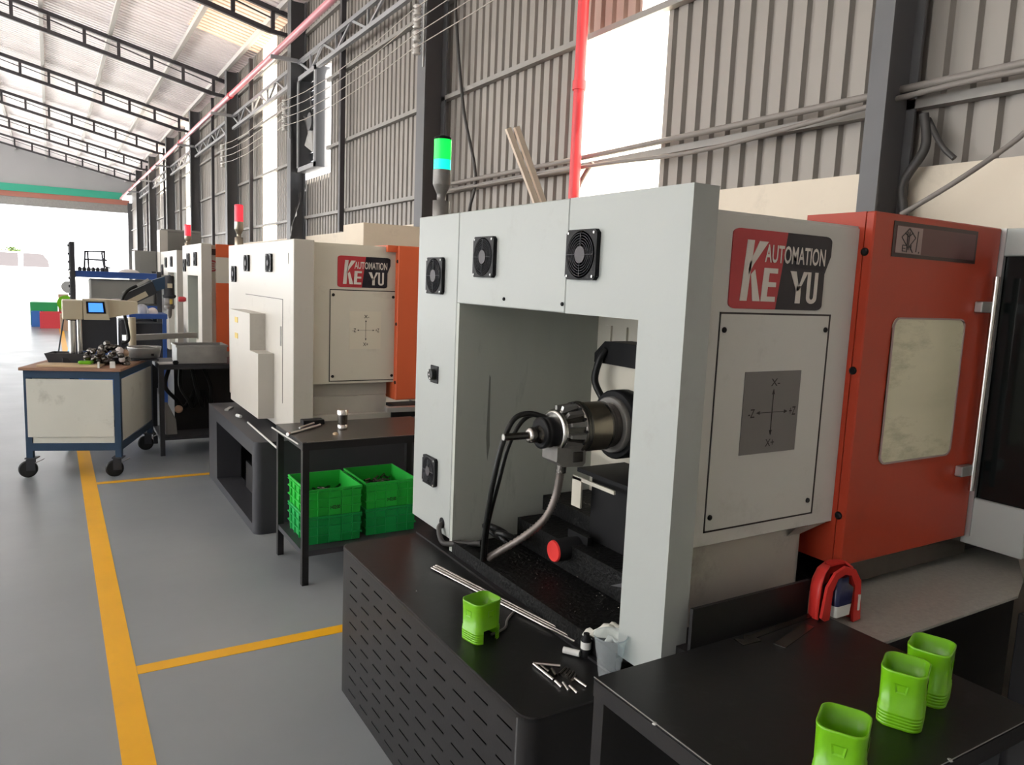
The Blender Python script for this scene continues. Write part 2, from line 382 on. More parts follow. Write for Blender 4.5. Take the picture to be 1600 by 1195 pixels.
# corrugated sheet between y0,y1 and z0,z1 at the wall
def wall_sheet(mb, y0, y1, z0, z1, pitch=.123):
    pts = []; n = int(math.floor((y0) / pitch)); y = n * pitch
    while y < y1 + pitch:
        for dy, dx in ((0, 0), (.075, 0), (.085, .028), (.112, .028)): pts.append((y + dy, dx))
        y += pitch
    pts = [p for p in pts if y0 < p[0] < y1]; pts = [(y0, pts[0][1])] + pts + [(y1, pts[-1][1])]
    vs = []; fs = []
    for (yy, dx) in pts: vs += [(XW + dx, yy, z0), (XW + dx, yy, z1)]
    for i in range(len(pts) - 1): fs.append((2 * i, 2 * i + 1, 2 * i + 3, 2 * i + 2))
    mb.add(vs, fs)
ZC = 2.23
wm = MB(); zt = ZE + .1
for a, b in ((Y0, 3.73), (4.6, 10.36), (10.36, 11.78), (11.78, 13.26), (14.2, 22.1), (23.15, 27.45), (28.9, Y1)):
    if a == 10.36:
        wall_sheet(wm, a, b, ZC, 3.06); wall_sheet(wm, a, b, 4.50, zt)
    elif a == 4.6: wall_sheet(wm, 4.6, b, ZC, zt)
    else: wall_sheet(wm, a, b, ZC, zt)
wall_sheet(wm, 27.45, 28.9, ZC, 4.2)
wm.struct('wall_right', 'wallsheet')
rs = MB(); wall_sheet(rs, 3.99, 4.6, 3.40, zt); rs.struct('wall_right_red_sheet', 'redsheet')
def pane(i, y0, y1, z0, z1, extra=None):
    b = MB(); b.box(XW, XW + .006, y0, y1, z0, z1)
    if extra: b.box(XW, XW + .006, *extra)
    o = b.struct('window_%d' % i, 'sheet')
pane(1, 3.73, 4.6, ZC, 3.38, (3.73, 3.985, 3.41, zt))
pane(2, 13.26, 14.2, ZC, zt)
pane(3, 22.1, 23.15, ZC, zt)
pane(4, 27.45, 28.9, 4.2, zt)
cb = MB(); cb.box(XW - .04, XW + .2, Y0, Y1, 0, ZC); cb.struct('wall_right_concrete', 'concrete')
# girts
g = MB()
for z in (2.5, 3.37, 4.25, 5.1):
    for a, b in ((Y0, 10.36), (10.36, 11.78), (11.78, Y1)):
        if a == 10.36 and z in (3.37, 4.25): continue
        g.box(XW - .06, XW - .003, a, b, z - .02, z + .02)
g.struct('trim_1', 'girt')
# columns and mid posts
cols = [-2.6, 2.085, 6.82, 11.46, 16.1, 20.6, 25.1, 29.7, 34.3]
for y in cols:
    c = MB(); w = .045 if y < 3 else .09
    c.box(3.03, 3.045, y - w, y + w, 0, ZE + .05); c.box(3.24, 3.255, y - w, y + w, 0, ZE + .05); c.box(3.045, 3.24, y - .006, y + .006, 0, ZE + .05)
    c.struct('column', 'column')
for y in (9.6, 14.7, 18.5, 22.9 + .6, 27.0, 32.0): MB().box(3.17, 3.23, y - .035, y + .035, ZC, ZE).struct('post', 'frame')
# longitudinal lattice along the wall
for i in range(1, len(cols) - 1):
    tr = MB(); a, b = cols[i] + .1, cols[i + 1] - .1
    tr.bar((3.15, a, 4.67), (3.15, b, 4.67), .05, .05); tr.bar((3.15, a, 4.44), (3.15, b, 4.44), .05, .05)
    n = 8
    for k in range(n):
        y0 = a + (b - a) * k / n; y1 = a + (b - a) * (k + 1) / n
        tr.bar((3.15, y0, 4.44 if k % 2 else 4.67), (3.15, y1, 4.67 if k % 2 else 4.44), .025, .03)
        if k % 2: tr.bar((3.15, y0, 4.44), (3.15, y0, 4.67), .025, .025, (1, 0, 0))
    tr.struct('wall_truss', 'truss_pale')
# roof: corrugated sheet, purlins, trusses
def rz(x): return ZE + SL * (XW - x) if x > XR else ZE + SL * (XW - XR) - SL * (XR - x)
pts = []; dep = {}; y = Y0
while y < Y1 + .3:
    for dy, dd in ((0, 0), (.10, 0), (.112, .06), (.148, .06)): pts.append(y + dy); dep[y + dy] = dd
    y += .16
def roof_piece(xa, xb, ya, yb, m, name):
    b = MB(); ys = [q for q in pts if ya <= q <= yb]; vs = []; fs = []
    for i, q in enumerate(ys):
        d = dep[q]
        vs += [(xa, q, rz(xa) + .09 + d), (xb, q, rz(xb) + .09 + d)]
    for i in range(len(ys) - 1): fs.append((2 * i, 2 * i + 1, 2 * i + 3, 2 * i + 2))
    b.add(vs, fs); b.struct(name, m)
ya = pts[[i for i, q in enumerate(pts) if q > 12.35][0]]; yb = pts[[i for i, q in enumerate(pts) if q > 14.6][0]]
roof_piece(XR, XW + .3, Y0, ya + .001, 'roofsheet', 'ceiling'); roof_piece(XR, XW + .3, yb, Y1 + 1, 'roofsheet', 'ceiling_far')
roof_piece(XR, 2.15, ya, yb + .001, 'roofsheet', 'ceiling_bay'); roof_piece(2.15, XW + .3, ya, yb + .001, 'roofglow', 'ceiling_light_sheet')
ls_ = [q for q in pts]
def cut(v): return min(ls_, key=lambda q: abs(q - v))
prev = Y0
for i, yc in enumerate((-.4, 4.6, 9.4, 14.2, 19.0, 23.8, 28.6, 33.4)):
    a_, b_ = cut(yc - .7), cut(yc + .7)
    roof_piece(-19.5, XR, prev, a_ + .001, 'roofsheet', 'ceiling_left_%d' % (i + 1)); roof_piece(-19.5, XR, a_, b_ + .001, 'sheet', 'ceiling_added_skylight_%d' % (i + 1)); prev = b_  # unseen skylight strips, added to brighten the floor and tops from above
roof_piece(-19.5, XR, prev, Y1 + 1, 'roofsheet', 'ceiling_left_8')
for i, x in enumerate((3.05, 2.2, 1.1, 0.0, -1.1, -2.2, -3.3, -4.4, -5.5, -6.6)):
    MB().box(x - .035, x + .035, Y0, Y1, rz(x) - .0, rz(x) + .085).struct('purlin_%d' % (i + 1), 'purlin')
ty = [-2.6, 2.3, 7.2, 12.0, 16.8, 21.6, 26.3, 31.0, 35.6]
for k, y in enumerate(ty):
    b = MB(); xa, xb = XW - .05, XR
    b.bar((xa, y, rz(xa) - .03), (xb, y, rz(xb) - .03), .06, .07); b.bar((xa - .35, y, rz(xa) - .27), (xb, y, rz(xb) - .33), .06, .07)
    b.bar((xa - .35, y, rz(xa) - .27), (xa + .0, y, rz(xa) - .30), .06, .06)
    x = 2.93; q = 0
    while x > XR:
        b.box(x - .028, x + .028, y - .025, y + .025, rz(x) - .31, rz(x) - .02)
        b.bar((x, y, rz(x) - .16), (x - .56, y, rz(x - .56) - .25 + .12), .018, .018); x -= .563
    b.bar((XR, y, rz(XR) - .05), (-19.4, y, rz(-19.4) - .05), .06, .3)
    b.struct('roof_truss_%d' % (k + 1), 'frame')
# far gable and big door opening
gm = MB(); gm.box(-19.5, XW + .2, Y1, Y1 + .15, 4.95, 5.15)
gm.prism([(XW + .2, 5.15), (XW + .2, rz(XW) + .08), (XR, rz(XR) + .08), (-19.5, rz(-19.5) + .08), (-19.5, 5.15)], Y1, Y1 + .1, 'y'); gm.struct('wall_far', 'gable')
MB().box(-19.5, 2.9, Y1 - .15, Y1, 4.72, 5.03).struct('trim_2', 'green_band')
MB().box(-19.5, 3.2, Y1 - .1, Y1, 4.50, 4.72).struct('trim_3', 'redbrown')
MB().box(-19.5, 3.2, Y1 - .05, Y1, 4.14, 4.50).struct('trim_4', 'galv')
db = MB(); db.box(3.12, XW, Y1 - .2, Y1 + .1, 0, 4.6); db.struct('door_1_jamb', 'column')
MB().box(-19.5, XW + .3, Y0 - .1, Y0, 0, 8).struct('wall_back', 'dark_wall')
MB().box(-19.6, -19.5, Y0, -5.5, 0, 5.6).struct('wall_left', 'gable')

# ------------------------------------------------------------------ services on the wall
pt = thing('fire_pipe', 'faded red fire pipe running under the eave along the whole wall', 'pipe', (2.8, 0, 4.7))
MB().cyl((2.8, Y0, 4.73), (2.8, 38.8, 4.73), .045, n=12).part('pipe_run', 'pipe_pink', pt)
for y in range(8, 38, 6): MB().cyl((2.8, y + .4, 4.73), (2.8, y + .5, 4.73), .056, n=12).part('coupling', 'pipe_red', pt)
for y in cols[2:]: MB().bar((2.72, y - .2, 4.66), (3.1, y - .2, 4.66), .045, .05).part('support_arm', 'truss_pale', pt)
rp = thing('riser_pipe', 'upright bright red pipe in front of the glowing wall sheet', 'pipe', (3.10, 4.361, ZC))
MB().cyl((3.10, 4.361, ZC - 1), (3.10, 4.361, 5.4), .038, n=14).part('pipe_run', 'pipe_red', rp)
MB().cyl((3.10, 4.361, 2.97), (3.10, 4.361, 3.03), .047, n=14).part('coupling', 'pipe_red', rp)
# conduits lying along the lower girt
b = MB(); b.tube(spline([(3.2, Y0, 2.56), (3.2, 0, 2.57), (3.19, 3, 2.55), (3.2, 4.4, 2.545), (3.2, 6.6, 2.55)], 6), .018, 8)
b.thing('conduit', 'pvc', 'upper dusty grey conduit tied along the low wall girt', 'conduit')
b = MB(); b.tube(spline([(3.2, -.5, 2.50), (3.19, 1.2, 2.52), (3.17, 1.85, 2.53), (3.15, 3.2, 2.44), (3.16, 4.3, 2.47), (3.2, 6.5, 2.49)], 8), .013, 8)
b.thing('conduit', 'pvc', 'thinner sagging conduit just under the upper one, crossing the bright wall sheet', 'conduit')
b = MB(); b.tube(spline([(3.2, 4.3, 2.5), (3.18, 4.42, 2.35), (3.2, 4.55, 2.1)], 8), .016, 8)
b.thing('conduit', 'pvc', 'short bent conduit dropping beside the red upright pipe', 'conduit')
b = MB(); b.tube(spline([(3.22, 6.54, 4.4), (3.22, 6.5, 4.0), (3.22, 6.3, 3.2), (3.22, 6.03, 2.6), (3.22, 6.12, 2.3), (3.22, 6.2, 2.0)], 8), .014, 8)
b.thing('cable', 'cable', 'long dark cable hanging down the wall sheet behind the green signal light', 'cable')
b = MB(); b.tube(spline([(3.2, 1.97, 2.44), (3.2, 1.95, 2.3), (3.18, 2.02, 2.15), (3.18, 2.0, 2.0), (3.16, 1.96, 1.6)], 8), .02, 8)
b.thing('cable', 'cable', 'thick curved dark cable on the painted wall above the orange door', 'cable')
b = MB(); b.tube(spline([(3.22, 1.96, 2.42), (3.2, 1.88, 2.3), (3.2, 1.82, 2.24)], 6), .012, 8)
b.thing('cable', 'cable', 'short thin dark cable branching right from the thick curved one', 'cable')
b = MB(); b.tube(spline([(3.0, 1.90, 2.0), (3.05, 1.72, 2.12), (3.15, 1.58, 2.26), (3.2, 1.4, 2.42), (3.2, .8, 2.7)], 8), .011, 8)
b.thing('cable', 'pvc', 'light grey cable rising to the right edge from behind the orange door', 'cable')
# insulator brackets and wires
iy = [6.80, 11.44, 16.08]
ins = thing('insulator_rack', 'rack of four porcelain insulators on the dark column, nearest of the three', 'insulator', (3.02, iy[0], 3.65))
MB().box(3.02, 3.05, iy[0] - .04, iy[0] - .015, 3.62, 4.22).part('bracket', 'alu', ins)
for k in range(4):
    z = 3.76 + .115 * k
    MB().lathe((2.955, iy[0] - .03, z - .045), (0, 0, 1), [(0, .03), (.012, .043), (.025, .026), (.045, .04), (.06, .026), (.075, .043), (.09, .03)], 14).part('insulator', 'insul', ins)
for i, l in ((1, 'rack of four porcelain insulators by the wall exhaust fan'), (2, 'rack of four porcelain insulators, farthest of the three along the wall')):
    dup(ins, (3.02, iy[i], 3.62 if i == 2 else 3.64), 0, l)
tag(ins, group='insulator racks on the wall columns')
for o in COL.objects:
    if o.name.startswith('insulator_rack'): o['group'] = 'insulator racks on the wall columns'
nm = ('top', 'second', 'third', 'lowest')
for k in range(4):
    z = 3.76 + .115 * k; pts_ = [(2.92, -4, z + .25), (2.92, 2.1, z + .12)]
    for a, b_ in ((2.1, iy[0]), (iy[0], iy[1]), (iy[1], iy[2])):
        za = z + .12 if a == 2.1 else z
        for s_ in (.25, .5, .75, 1):
            pts_.append((2.92, a + (b_ - a) * s_, za + (z - za) * s_ - .1 * 4 * s_ * (1 - s_) * (1 if a > 3 else .4)))
    MB().tube(pts_, .0045, 5).thing('wire', 'wire', nm[3 - k] + ' of the four thin wires strung between the wall insulators', 'wire', 'wires between the insulators')
# exhaust fan box
ef = thing('exhaust_fan', 'large square exhaust fan in a dark frame projecting from the wall', 'exhaust fan', (3.13, 11.1, 3.12))
x0, x1, y0, y1, z0, z1 = 3.13, 3.32, 10.46, 11.34, 3.13, 4.45
b = MB(); b.box(x0, x1, y0, y0 + .04, z0, z1); b.box(x0, x1, y1 - .04, y1, z0, z1); b.box(x0, x1, y0 + .04, y1 - .04, z0, z0 + .04); b.box(x0, x1, y0 + .04, y1 - .04, z1 - .04, z1)
b.part('housing', 'column', ef)
b = MB(); b.box(x0 - .02, x0, y0, y0 + .06, z0, z1); b.box(x0 - .02, x0, y1 - .06, y1, z0, z1); b.box(x0 - .02, x0, y0, y1, z0, z0 + .06); b.box(x0 - .02, x0, y0, y1, z1 - .06, z1)
b.part('rim', 'truss_pale', ef)
cy, cz = (y0 + y1) / 2, (z0 + z1) / 2
for k in range(6):
    a = 2 * math.pi * k / 6; d = Vector((0, math.cos(a), math.sin(a))); e = Vector((0, -math.sin(a), math.cos(a)))
    b = MB(); C0 = Vector((x0 + .1, cy, cz)); d = d * .78
    b.add([C0 + d * .1 - e * .06 + Vector((.03, 0, 0)), C0 + d * .52 - e * .14 + Vector((.04, 0, 0)), C0 + d * .52 + e * .14 - Vector((.04, 0, 0)), C0 + d * .1 + e * .06 - Vector((.03, 0, 0)),
           C0 + d * .1 - e * .06 + Vector((.036, 0, 0)), C0 + d * .52 - e * .14 + Vector((.046, 0, 0)), C0 + d * .52 + e * .14 - Vector((.034, 0, 0)), C0 + d * .1 + e * .06 - Vector((.024, 0, 0))],
          [(0, 1, 2, 3), (7, 6, 5, 4), (0, 4, 5, 1), (1, 5, 6, 2), (2, 6, 7, 3), (3, 7, 4, 0)])
    b.part('blade', 'castgrey', ef)
MB().cyl((x0 + .03, cy, cz), (x0 + .17, cy, cz), .12, n=20).part('hub', 'column', ef)
b = MB()
for k in range(10): b.box(x1 - .02, x1 - .012, y0 + .04, y1 - .04, z0 + .05 + k * .123, z0 + .165 + k * .123)
b.box(x1 - .035, x1 - .021, y0 + .3, y0 + .34, z0, z1)
b.part('shutter', 'charcoal', ef)
# leaning trim strips behind the first machine
ls = [(2.06, 3.55, 2.47), (2.125, 3.5, 2.465)]
for i in range(2):
    a = Vector((2.085 + .045 * i, 3.56 - .01 * i, 2.463 + .012 * i)); f_ = Vector((3.222 + .0 * i, 3.30 - .01 * i, .0))
    d = (f_ - a)
    # runs down to the concrete, keeping to the line of sight of the strip's real slope
    MB().bar(a, a + d * 1.0, .030, .02, (0, 1, 0)).thing('trim_strip', 'leanwood', ('left' if i == 0 else 'right') + ' of the two long pale strips leaning behind the nearest machine', 'strip', 'pale strips leaning behind the machine')

# ================================================================== MACHINES
def cooling_fan(parent, x, y0, y1, z0, z1, label=None, th=.014):
    """fan with guard on a panel facing -x"""
    cy, cz = (y0 + y1) / 2, (z0 + z1) / 2; r = min(y1 - y0, z1 - z0) / 2
    e = empty_part('cooling_fan', parent, (x, cy, cz))
    b = MB(); out = []; inn = []
    for k in range(40):
        a_ = 2 * math.pi * (k + .5) / 40; ca_, sa_ = math.cos(a_), math.sin(a_); m_ = max(abs(ca_), abs(sa_))
        out.append((cy + (y1 - y0) / 2 * ca_ / m_, cz + (z1 - z0) / 2 * sa_ / m_)); inn.append((cy + r * .94 * ca_, cz + r * .94 * sa_))
    xf = x - th
    loops = [[(x, a, c_) for a, c_ in out], [(xf, a, c_) for a, c_ in out], [(xf - .001, a, c_) for a, c_ in inn], [(x, a, c_) for a, c_ in inn]]
    b.loft(loops, smooth=False, cap0=False, cap1=True); b.part('fan_frame', 'plastic_blk', e)
    MB().cyl((xf - .004, cy, cz), (x - .003, cy, cz), r * .34, n=20).part('hub', 'frame', e)
    b = MB()
    for k in range(5): b.torus((xf - .002, cy, cz), (1, 0, 0), r * (.44 + .105 * k), .0012, 28, 5)
    for a in (0, math.pi / 2, math.pi, 1.5 * math.pi):
        b.cyl((xf - .003, cy + r * .3 * math.cos(a), cz + r * .3 * math.sin(a)), (xf - .003, cy + r * .88 * math.cos(a), cz + r * .88 * math.sin(a)), .0014, n=6)
    b.part('guard', 'charcoal', e)
    b = MB()
    for sy in (-1, 1):
        for sz in (-1, 1): b.cyl((xf, cy + sy * r * .86, cz + sz * r * .86), (xf - .003, cy + sy * r * .86, cz + sz * r * .86), .004, n=10)
    b.part('screws', 'alu', e)
    return e
def bolt(parent, x, y, z, axis='y', r=.009):
    b = MB(); d = .006
    if axis == 'y': b.lathe((x, y, z), (0, -1, 0), [(0, r), (d * .6, r), (d, r * .6)], 12)
    else: b.lathe((x, y, z), (-1, 0, 0), [(0, r), (d * .6, r), (d, r * .6)], 12)
    return b.part('bolt', 'plastic_blk', parent)
def keyu_sign(parent, x0, x1, z0, z1, y):
    e = empty_part('logo_sign', parent, ((x0 + x1) / 2, y, z0)); e['label'] = 'red and black logo sign with pale lettering'
    w, h = x1 - x0, z1 - z0; U = lambda u: x0 + w * u; V = lambda v: z0 + h * v
    o = rrect(0, 1, 0, 1, .07, 5)
    o = [(u if u < .9 else (u - .055 * max(0, min(1, (.72 - v) / .2)) if v < .72 else u), v) for u, v in o]
    # extra points on the right edge so that the top right corner bulges
    right = [(1.0, .74), (.945, .5)]
    left_p = []; 
    dv = lambda v: .455 + .07 * v
    L = [(u, v) for u, v in o if u < .5]; Rr = [(u, v) for u, v in o if u > .5]
    tl = [p for p in L if p[1] > .5]; bl = [p for p in L if p[1] < .5]; tr_ = [p for p in Rr if p[1] > .5]; br = [p for p in Rr if p[1] < .5]
    redp = [(dv(1), 1)] + tl + bl + [(dv(0), 0)]
    blk = [(dv(0), 0)] + br + right[::-1] + tr_ + [(dv(1), 1)]
    MB().prism([(U(u), V(v)) for u, v in redp], y - .003, y, 'y').part('red_field', 'red_sign', e)
    MB().prism([(U(u), V(v)) for u, v in blk], y - .003, y, 'y').part('black_field', 'black_sign', e)
    b = MB(); yy = y - .0045
    def poly(ps): b.prism([(U(u), V(v)) for u, v in ps], yy, y - .003, 'y')
    poly([(.10, .10), (.165, .10), (.20, .866), (.135, .866)])
    poly([(.16, .42), (.205, .56), (.335, .86), (.25, .86), (.165, .56)])
    poly([(.19, .44), (.225, .50), (.29, .10), (.22, .10)])
    for r_ in ([(.30, .10), (.355, .10), (.37, .53), (.315, .53)], [(.355, .10), (.44, .10), (.44, .165), (.355, .165)], [(.36, .29), (.44, .29), (.44, .35), (.36, .35)], [(.365, .465), (.45, .465), (.45, .53), (.367, .53)]): poly(r_)
    poly([(.58, .51), (.64, .51), (.672, .33), (.672, .25), (.655, .25)]); poly([(.72, .51), (.665, .25), (.695, .30), (.765, .51)][::1]); poly([(.65, .09), (.70, .09), (.70, .32), (.652, .32)])
    us = []
    for i in range(13):
        a = math.pi * i / 12; us.append((.82 + .055 * -math.cos(a), .17 - .08 * math.sin(a)))
    ui = [(.82 + .022 * -math.cos(math.pi * i / 8), .18 - .035 * math.sin(math.pi * i / 8)) for i in range(9)]
    poly([(.765, .51), (.765, .17)] + [p for p in us[1:-1]] + [(.875, .17), (.875, .51), (.842, .51)] + ui[::-1] + [(.798, .51)])
    b.part('lettering', 'letter', e)
    t_ = MB(); text_mb(t_, 'AUTOMATION', U(.31), U(.935), V(.60), V(.83), 'y', yy, bold=.018); t_.part('lettering', 'letter', e)
    return e
def axis_diagram(parent, x0, x1, z0, z1, y, m, ink='ink'):
    e = empty_part('diagram_plate', parent, ((x0 + x1) / 2, y, z0))
    MB().box(x0, x1, y - .002, y, z0, z1).part('plate', m, e)
    b = MB(); cx, cz = (x0 + x1) / 2 + .004, (z0 + z1) / 2; w, h = x1 - x0, z1 - z0; yy = y - .0032; t_ = .0016
    b.box(cx - w * .25, cx + w * .25, yy, y - .002, cz - t_ / 2, cz + t_ / 2); b.box(cx - t_ / 2, cx + t_ / 2, yy, y - .002, cz - h * .25, cz + h * .25)
    for dx, dz in ((1, 0), (-1, 0), (0, 1), (0, -1)):
        tip = (cx + dx * w * .28, cz + dz * h * .28); ba = (cx + dx * w * .22, cz + dz * h * .22); q = .005
        b.prism([tip, (ba[0] + dz * q, ba[1] + dx * q), (ba[0] - dz * q, ba[1] - dx * q)], yy, y - .002, 'y')
    text_mb(b, 'X-', cx - .014, cx + .022, cz + h * .32, cz + h * .41, 'y', yy, .01)
    text_mb(b, 'X+', cx - .018, cx + .018, cz - h * .42, cz - h * .33, 'y', yy, .01)
    text_mb(b, '-Z', cx - w * .42, cx - w * .31, cz - .012, cz + .012, 'y', yy, .01)
    text_mb(b, '+Z', cx + w * .31, cx + w * .43, cz - .012, cz + .012, 'y', yy, .01)
    b.part('markings', ink, e); return e
def signal_light(parent, x, y, z, col, lens_h=.105, r=.034, s=1.0, top='plastic_blk', two=False):
    e = empty_part('signal_light', parent, (x, y, z)); e['label'] = ('green' if col == 'grn_light' else 'red') + ' signal lamp on a short post'
    b = MB(); b.lathe((x, y, z), (0, 0, 1), [(0, r * .95), (.065 * s, r * .95), (.066 * s, r * .5), (.09 * s, r * .5), (.092 * s, r * .55), (.125 * s, r * .95), (.13 * s, r * 1.0), (.185 * s, r * 1.0)], 20)
    b.part('post', 'castgrey' if not top == 'x' else 'brassy', e)
    zz = z + .187 * s
    if two:
        MB().cyl((x, y, zz), (x, y, zz + lens_h * .33), r * .97, n=20).part('lens', 'cyan_light', e, 'blue green lower lens')
        MB().cyl((x, y, zz + lens_h * .33), (x, y, zz + lens_h), r * .97, n=20).part('lens', col, e)
    else: MB().cyl((x, y, zz), (x, y, zz + lens_h), r * .97, n=20).part('lens', col, e)
    MB().lathe((x, y, zz + lens_h), (0, 0, 1), [(0, r * 1.0), (.008, r * .98), (.014, r * .7)], 20).part('cap', 'plastic_blk' if two else col, e)
    return e

# ---------------- machine 1, the nearest
X1 = 1.3
m1 = thing('lathe_machine', 'large white and orange lathe nearest the camera, open bay showing its spindle', 'machine', (1.9, 2.1, .6), 'automatic lathes along the wall')
zb, zt1, yn, yf = .655, 1.905, 1.344, 2.905
D = .084
b = MB(); b.box(X1, X1 + D, 2.549, yf, zb, zt1, .003); b.part('left_panel', 'cream', m1)
b = MB(); b.box(X1, X1 + D, 1.847, 2.546, 1.572, zt1, .003); b.part('header_panel', 'cream', m1)
b = MB(); b.prism([(yn, zb), (1.513, zb), (1.513, 1.572), (1.843, 1.572), (1.843, zt1), (yn, zt1)], X1, X1 + D, 'x'); b.part('right_panel', 'cream', m1)
for y, z in ((2.199, 1.60), (1.858, 1.598)): bolt(m1, X1, y, z, 'x', .006)
# cavity
b = MB(); b.box(X1 + .001, 1.97, 2.526, 2.547, .61, 1.572); b.box(X1 + D, 1.97, 2.526, 2.547, 1.573, 1.80); b.part('bay_side_wall', 'cavity', m1)
b = MB(); b.box(X1 + D, 1.97, 1.47, 1.49, .61, 1.80); b.box(X1 + D, 1.97, 1.49, 2.53, 1.78, 1.80); b.part('bay_lining', 'cavity', m1)
b = MB(); b.box(1.955, 1.975, 1.49, 2.53, .61, 1.80)
for k in range(9): b.box(1.945, 1.956, 2.43 - k * .1, 2.47 - k * .1, 1.0, 1.50)
b.box(1.94, 1.957, 1.5, 2.44, 1.50, 1.56)
b.part('bay_back_wall', 'beige', m1)
b = MB(); b.box(X1 + .002, 1.97, 1.49, 2.53, .61, .64); b.box(1.30, 1.335, 1.52, 2.52, .605, .655)
b.part('chip_tray', 'sludge', m1, 'oily black tray scattered with metal chips')
# body side, roof, rear
b = MB(); b.box(X1 + D, 2.012, 1.394, 1.414, .976, 1.852, .002); b.part('side_panel', 'body', m1)
b = MB(); b.box(X1 + D, 2.70, 1.414, yf, 1.80, 1.850); b.box(X1 + D, 2.012, 1.40, 1.414, 1.835, 1.858); b.part('top_cover', 'body', m1)
b = MB(); b.box(X1 + D, 2.9, yf - .02, yf, .62, 1.85); b.box(2.68, 2.70, 1.6, yf, .62, 1.85); b.part('rear_panel', 'body', m1)
b = MB(); b.box(X1 + D, 1.90, 1.425, 1.44, .66, .976); b.box(X1 + .06, X1 + D + .03, 1.385, 1.44, .66, .976); b.part('base_panel', 'base_grey', m1)
b = MB(); b.add([(1.85, 1.394, .976), (1.985, 1.394, .976), (1.985, 1.43, .976), (1.90, 1.43, .935), (1.85, 1.43, .935)], [(0, 1, 2, 3, 4)]); b.part('lip', 'base_grey', m1)
# access panel
ap = MB(); ap.box(1.472, 1.906, 1.3915, 1.394, 1.018, 1.597, .0008); apo = ap.part('access_panel', 'body', m1)
g_ = MB(); g_.box(1.468, 1.912, 1.3925, 1.3945, 1.597, 1.602); g_.box(1.468, 1.912, 1.3925, 1.3945, 1.013, 1.018); g_.box(1.468, 1.472, 1.3925, 1.3945, 1.013, 1.602); g_.box(1.906, 1.914, 1.3925, 1.3945, 1.013, 1.602); g_.part('panel_gap', 'ink', m1)
for x, z in ((1.485, 1.556), (1.892, 1.558), (1.485, 1.055), (1.884, 1.057)): bolt(apo, x, 1.3915, z, 'y', .0075)
axis_diagram(apo, 1.577, 1.803, 1.216, 1.444, 1.3915, 'plate_grey')
keyu_sign(m1, 1.493, 1.888, 1.612, 1.818, 1.394)
# orange door housing
XO, XO2, YO = 2.012, 2.70, 1.35
b = MB(); b.box(XO, XO2, YO, YO + .03, .845, 1.900, .004); b.box(XO, XO + .02, YO + .03, 1.58, .845, 1.90); b.box(XO + .02, XO2 - .02, YO + .03, 1.58, 1.885, 1.90); b.box(XO2 - .02, XO2, YO + .03, 1.58, .845, 1.90)
od = b.part('front_door', 'orange', m1)
for y, z in ((1.372, 1.785), (1.372, 1.44), (1.372, 1.0)): bolt(m1, XO - .0, y, z, 'x', .012)
b = MB(); b.prism(rrect(2.146, 2.537, 1.149, 1.60, .03, 6), YO - .003, YO, 'y'); b.part('door_window', 'door_glass', od)
b = MB(); o_ = rrect(2.146, 2.537, 1.149, 1.60, .03, 6); i_ = rrect(2.151, 2.532, 1.154, 1.595, .027, 6)
b.loft([[(p[0], YO - .0, p[1]) for p in o_], [(p[0], YO - .006, p[1]) for p in o_], [(p[0], YO - .006, p[1]) for p in i_], [(p[0], YO - .003, p[1]) for p in i_]], False, False, False); b.part('window_seal', 'label', od)
b = MB(); b.box(2.103, 2.555, YO - .002, YO, 1.777, 1.880); b.part('name_plate_frame', 'maroon_dk', od)
b = MB(); b.box(2.116, 2.542, YO - .0035, YO - .002, 1.788, 1.868); b.part('name_plate', 'maroon', od)
b = MB(); b.box(2.117, 2.245, YO - .0045, YO - .0035, 1.789, 1.866); b.part('label', 'label', od)
b = MB(); yy = YO - .0055
def stroke(ax, az, bx, bz, w=.0025): b.bar((ax, yy, az), (bx, yy, bz), w, .001, (0, 1, 0))
for s_ in (((2.14, 1.835), (2.175, 1.862)), ((2.175, 1.862), (2.21, 1.836)), ((2.21, 1.836), (2.175, 1.805)), ((2.175, 1.805), (2.14, 1.835)), ((2.168, 1.852), (2.17, 1.792)), ((2.178, 1.852), (2.176, 1.80)), ((2.155, 1.848), (2.175, 1.838)), ((2.175, 1.838), (2.195, 1.850)),
           ((2.148, 1.795), (2.148, 1.812)), ((2.148, 1.812), (2.164, 1.812)), ((2.148, 1.803), (2.162, 1.803)), ((2.148, 1.795), (2.164, 1.795)), ((2.182, 1.812), (2.2, 1.793)), ((2.19, 1.814), (2.19, 1.800)), ((2.217, 1.795), (2.221, 1.856)), ((2.232, 1.792), (2.232, 1.797))):
    stroke(*s_[0], *s_[1])
b.part('label_drawing', 'ink', od)
b = MB(); b.box(2.0, 2.74, 1.365, 1.40, .775, .845); b.part('door_sill', 'steel_dark', m1)
b = MB(); b.cyl((2.655, 1.325, 1.02), (2.655, 1.325, 1.74), .009, n=12); hd = b.part('door_handle', 'steel', m1)
for z in (1.09, 1.64): MB().box(2.585, 2.665, 1.325, 1.35, z - .018, z + .018, .003).part('handle_bracket', 'alu', hd)
b = MB(); b.box(2.70, 2.715, 1.335, 1.36, .85, 1.90); b.part('edge_strip', 'alu', m1)
# control enclosure to the right
cn = empty_part('side_enclosure', m1, (2.9, 1.3, .8))
MB().box(2.705, 3.16, 1.168, 1.52, 1.81, 1.90, .003).part('upper_panel', 'cream', cn); MB().box(2.705, 3.16, 1.168, 1.52, .82, .985, .003).part('lower_panel', 'cream', cn)
b = MB(); b.box(2.72, 3.15, 1.175, 1.50, .985, 1.81); b.part('dark_window', 'glass_dark', cn)
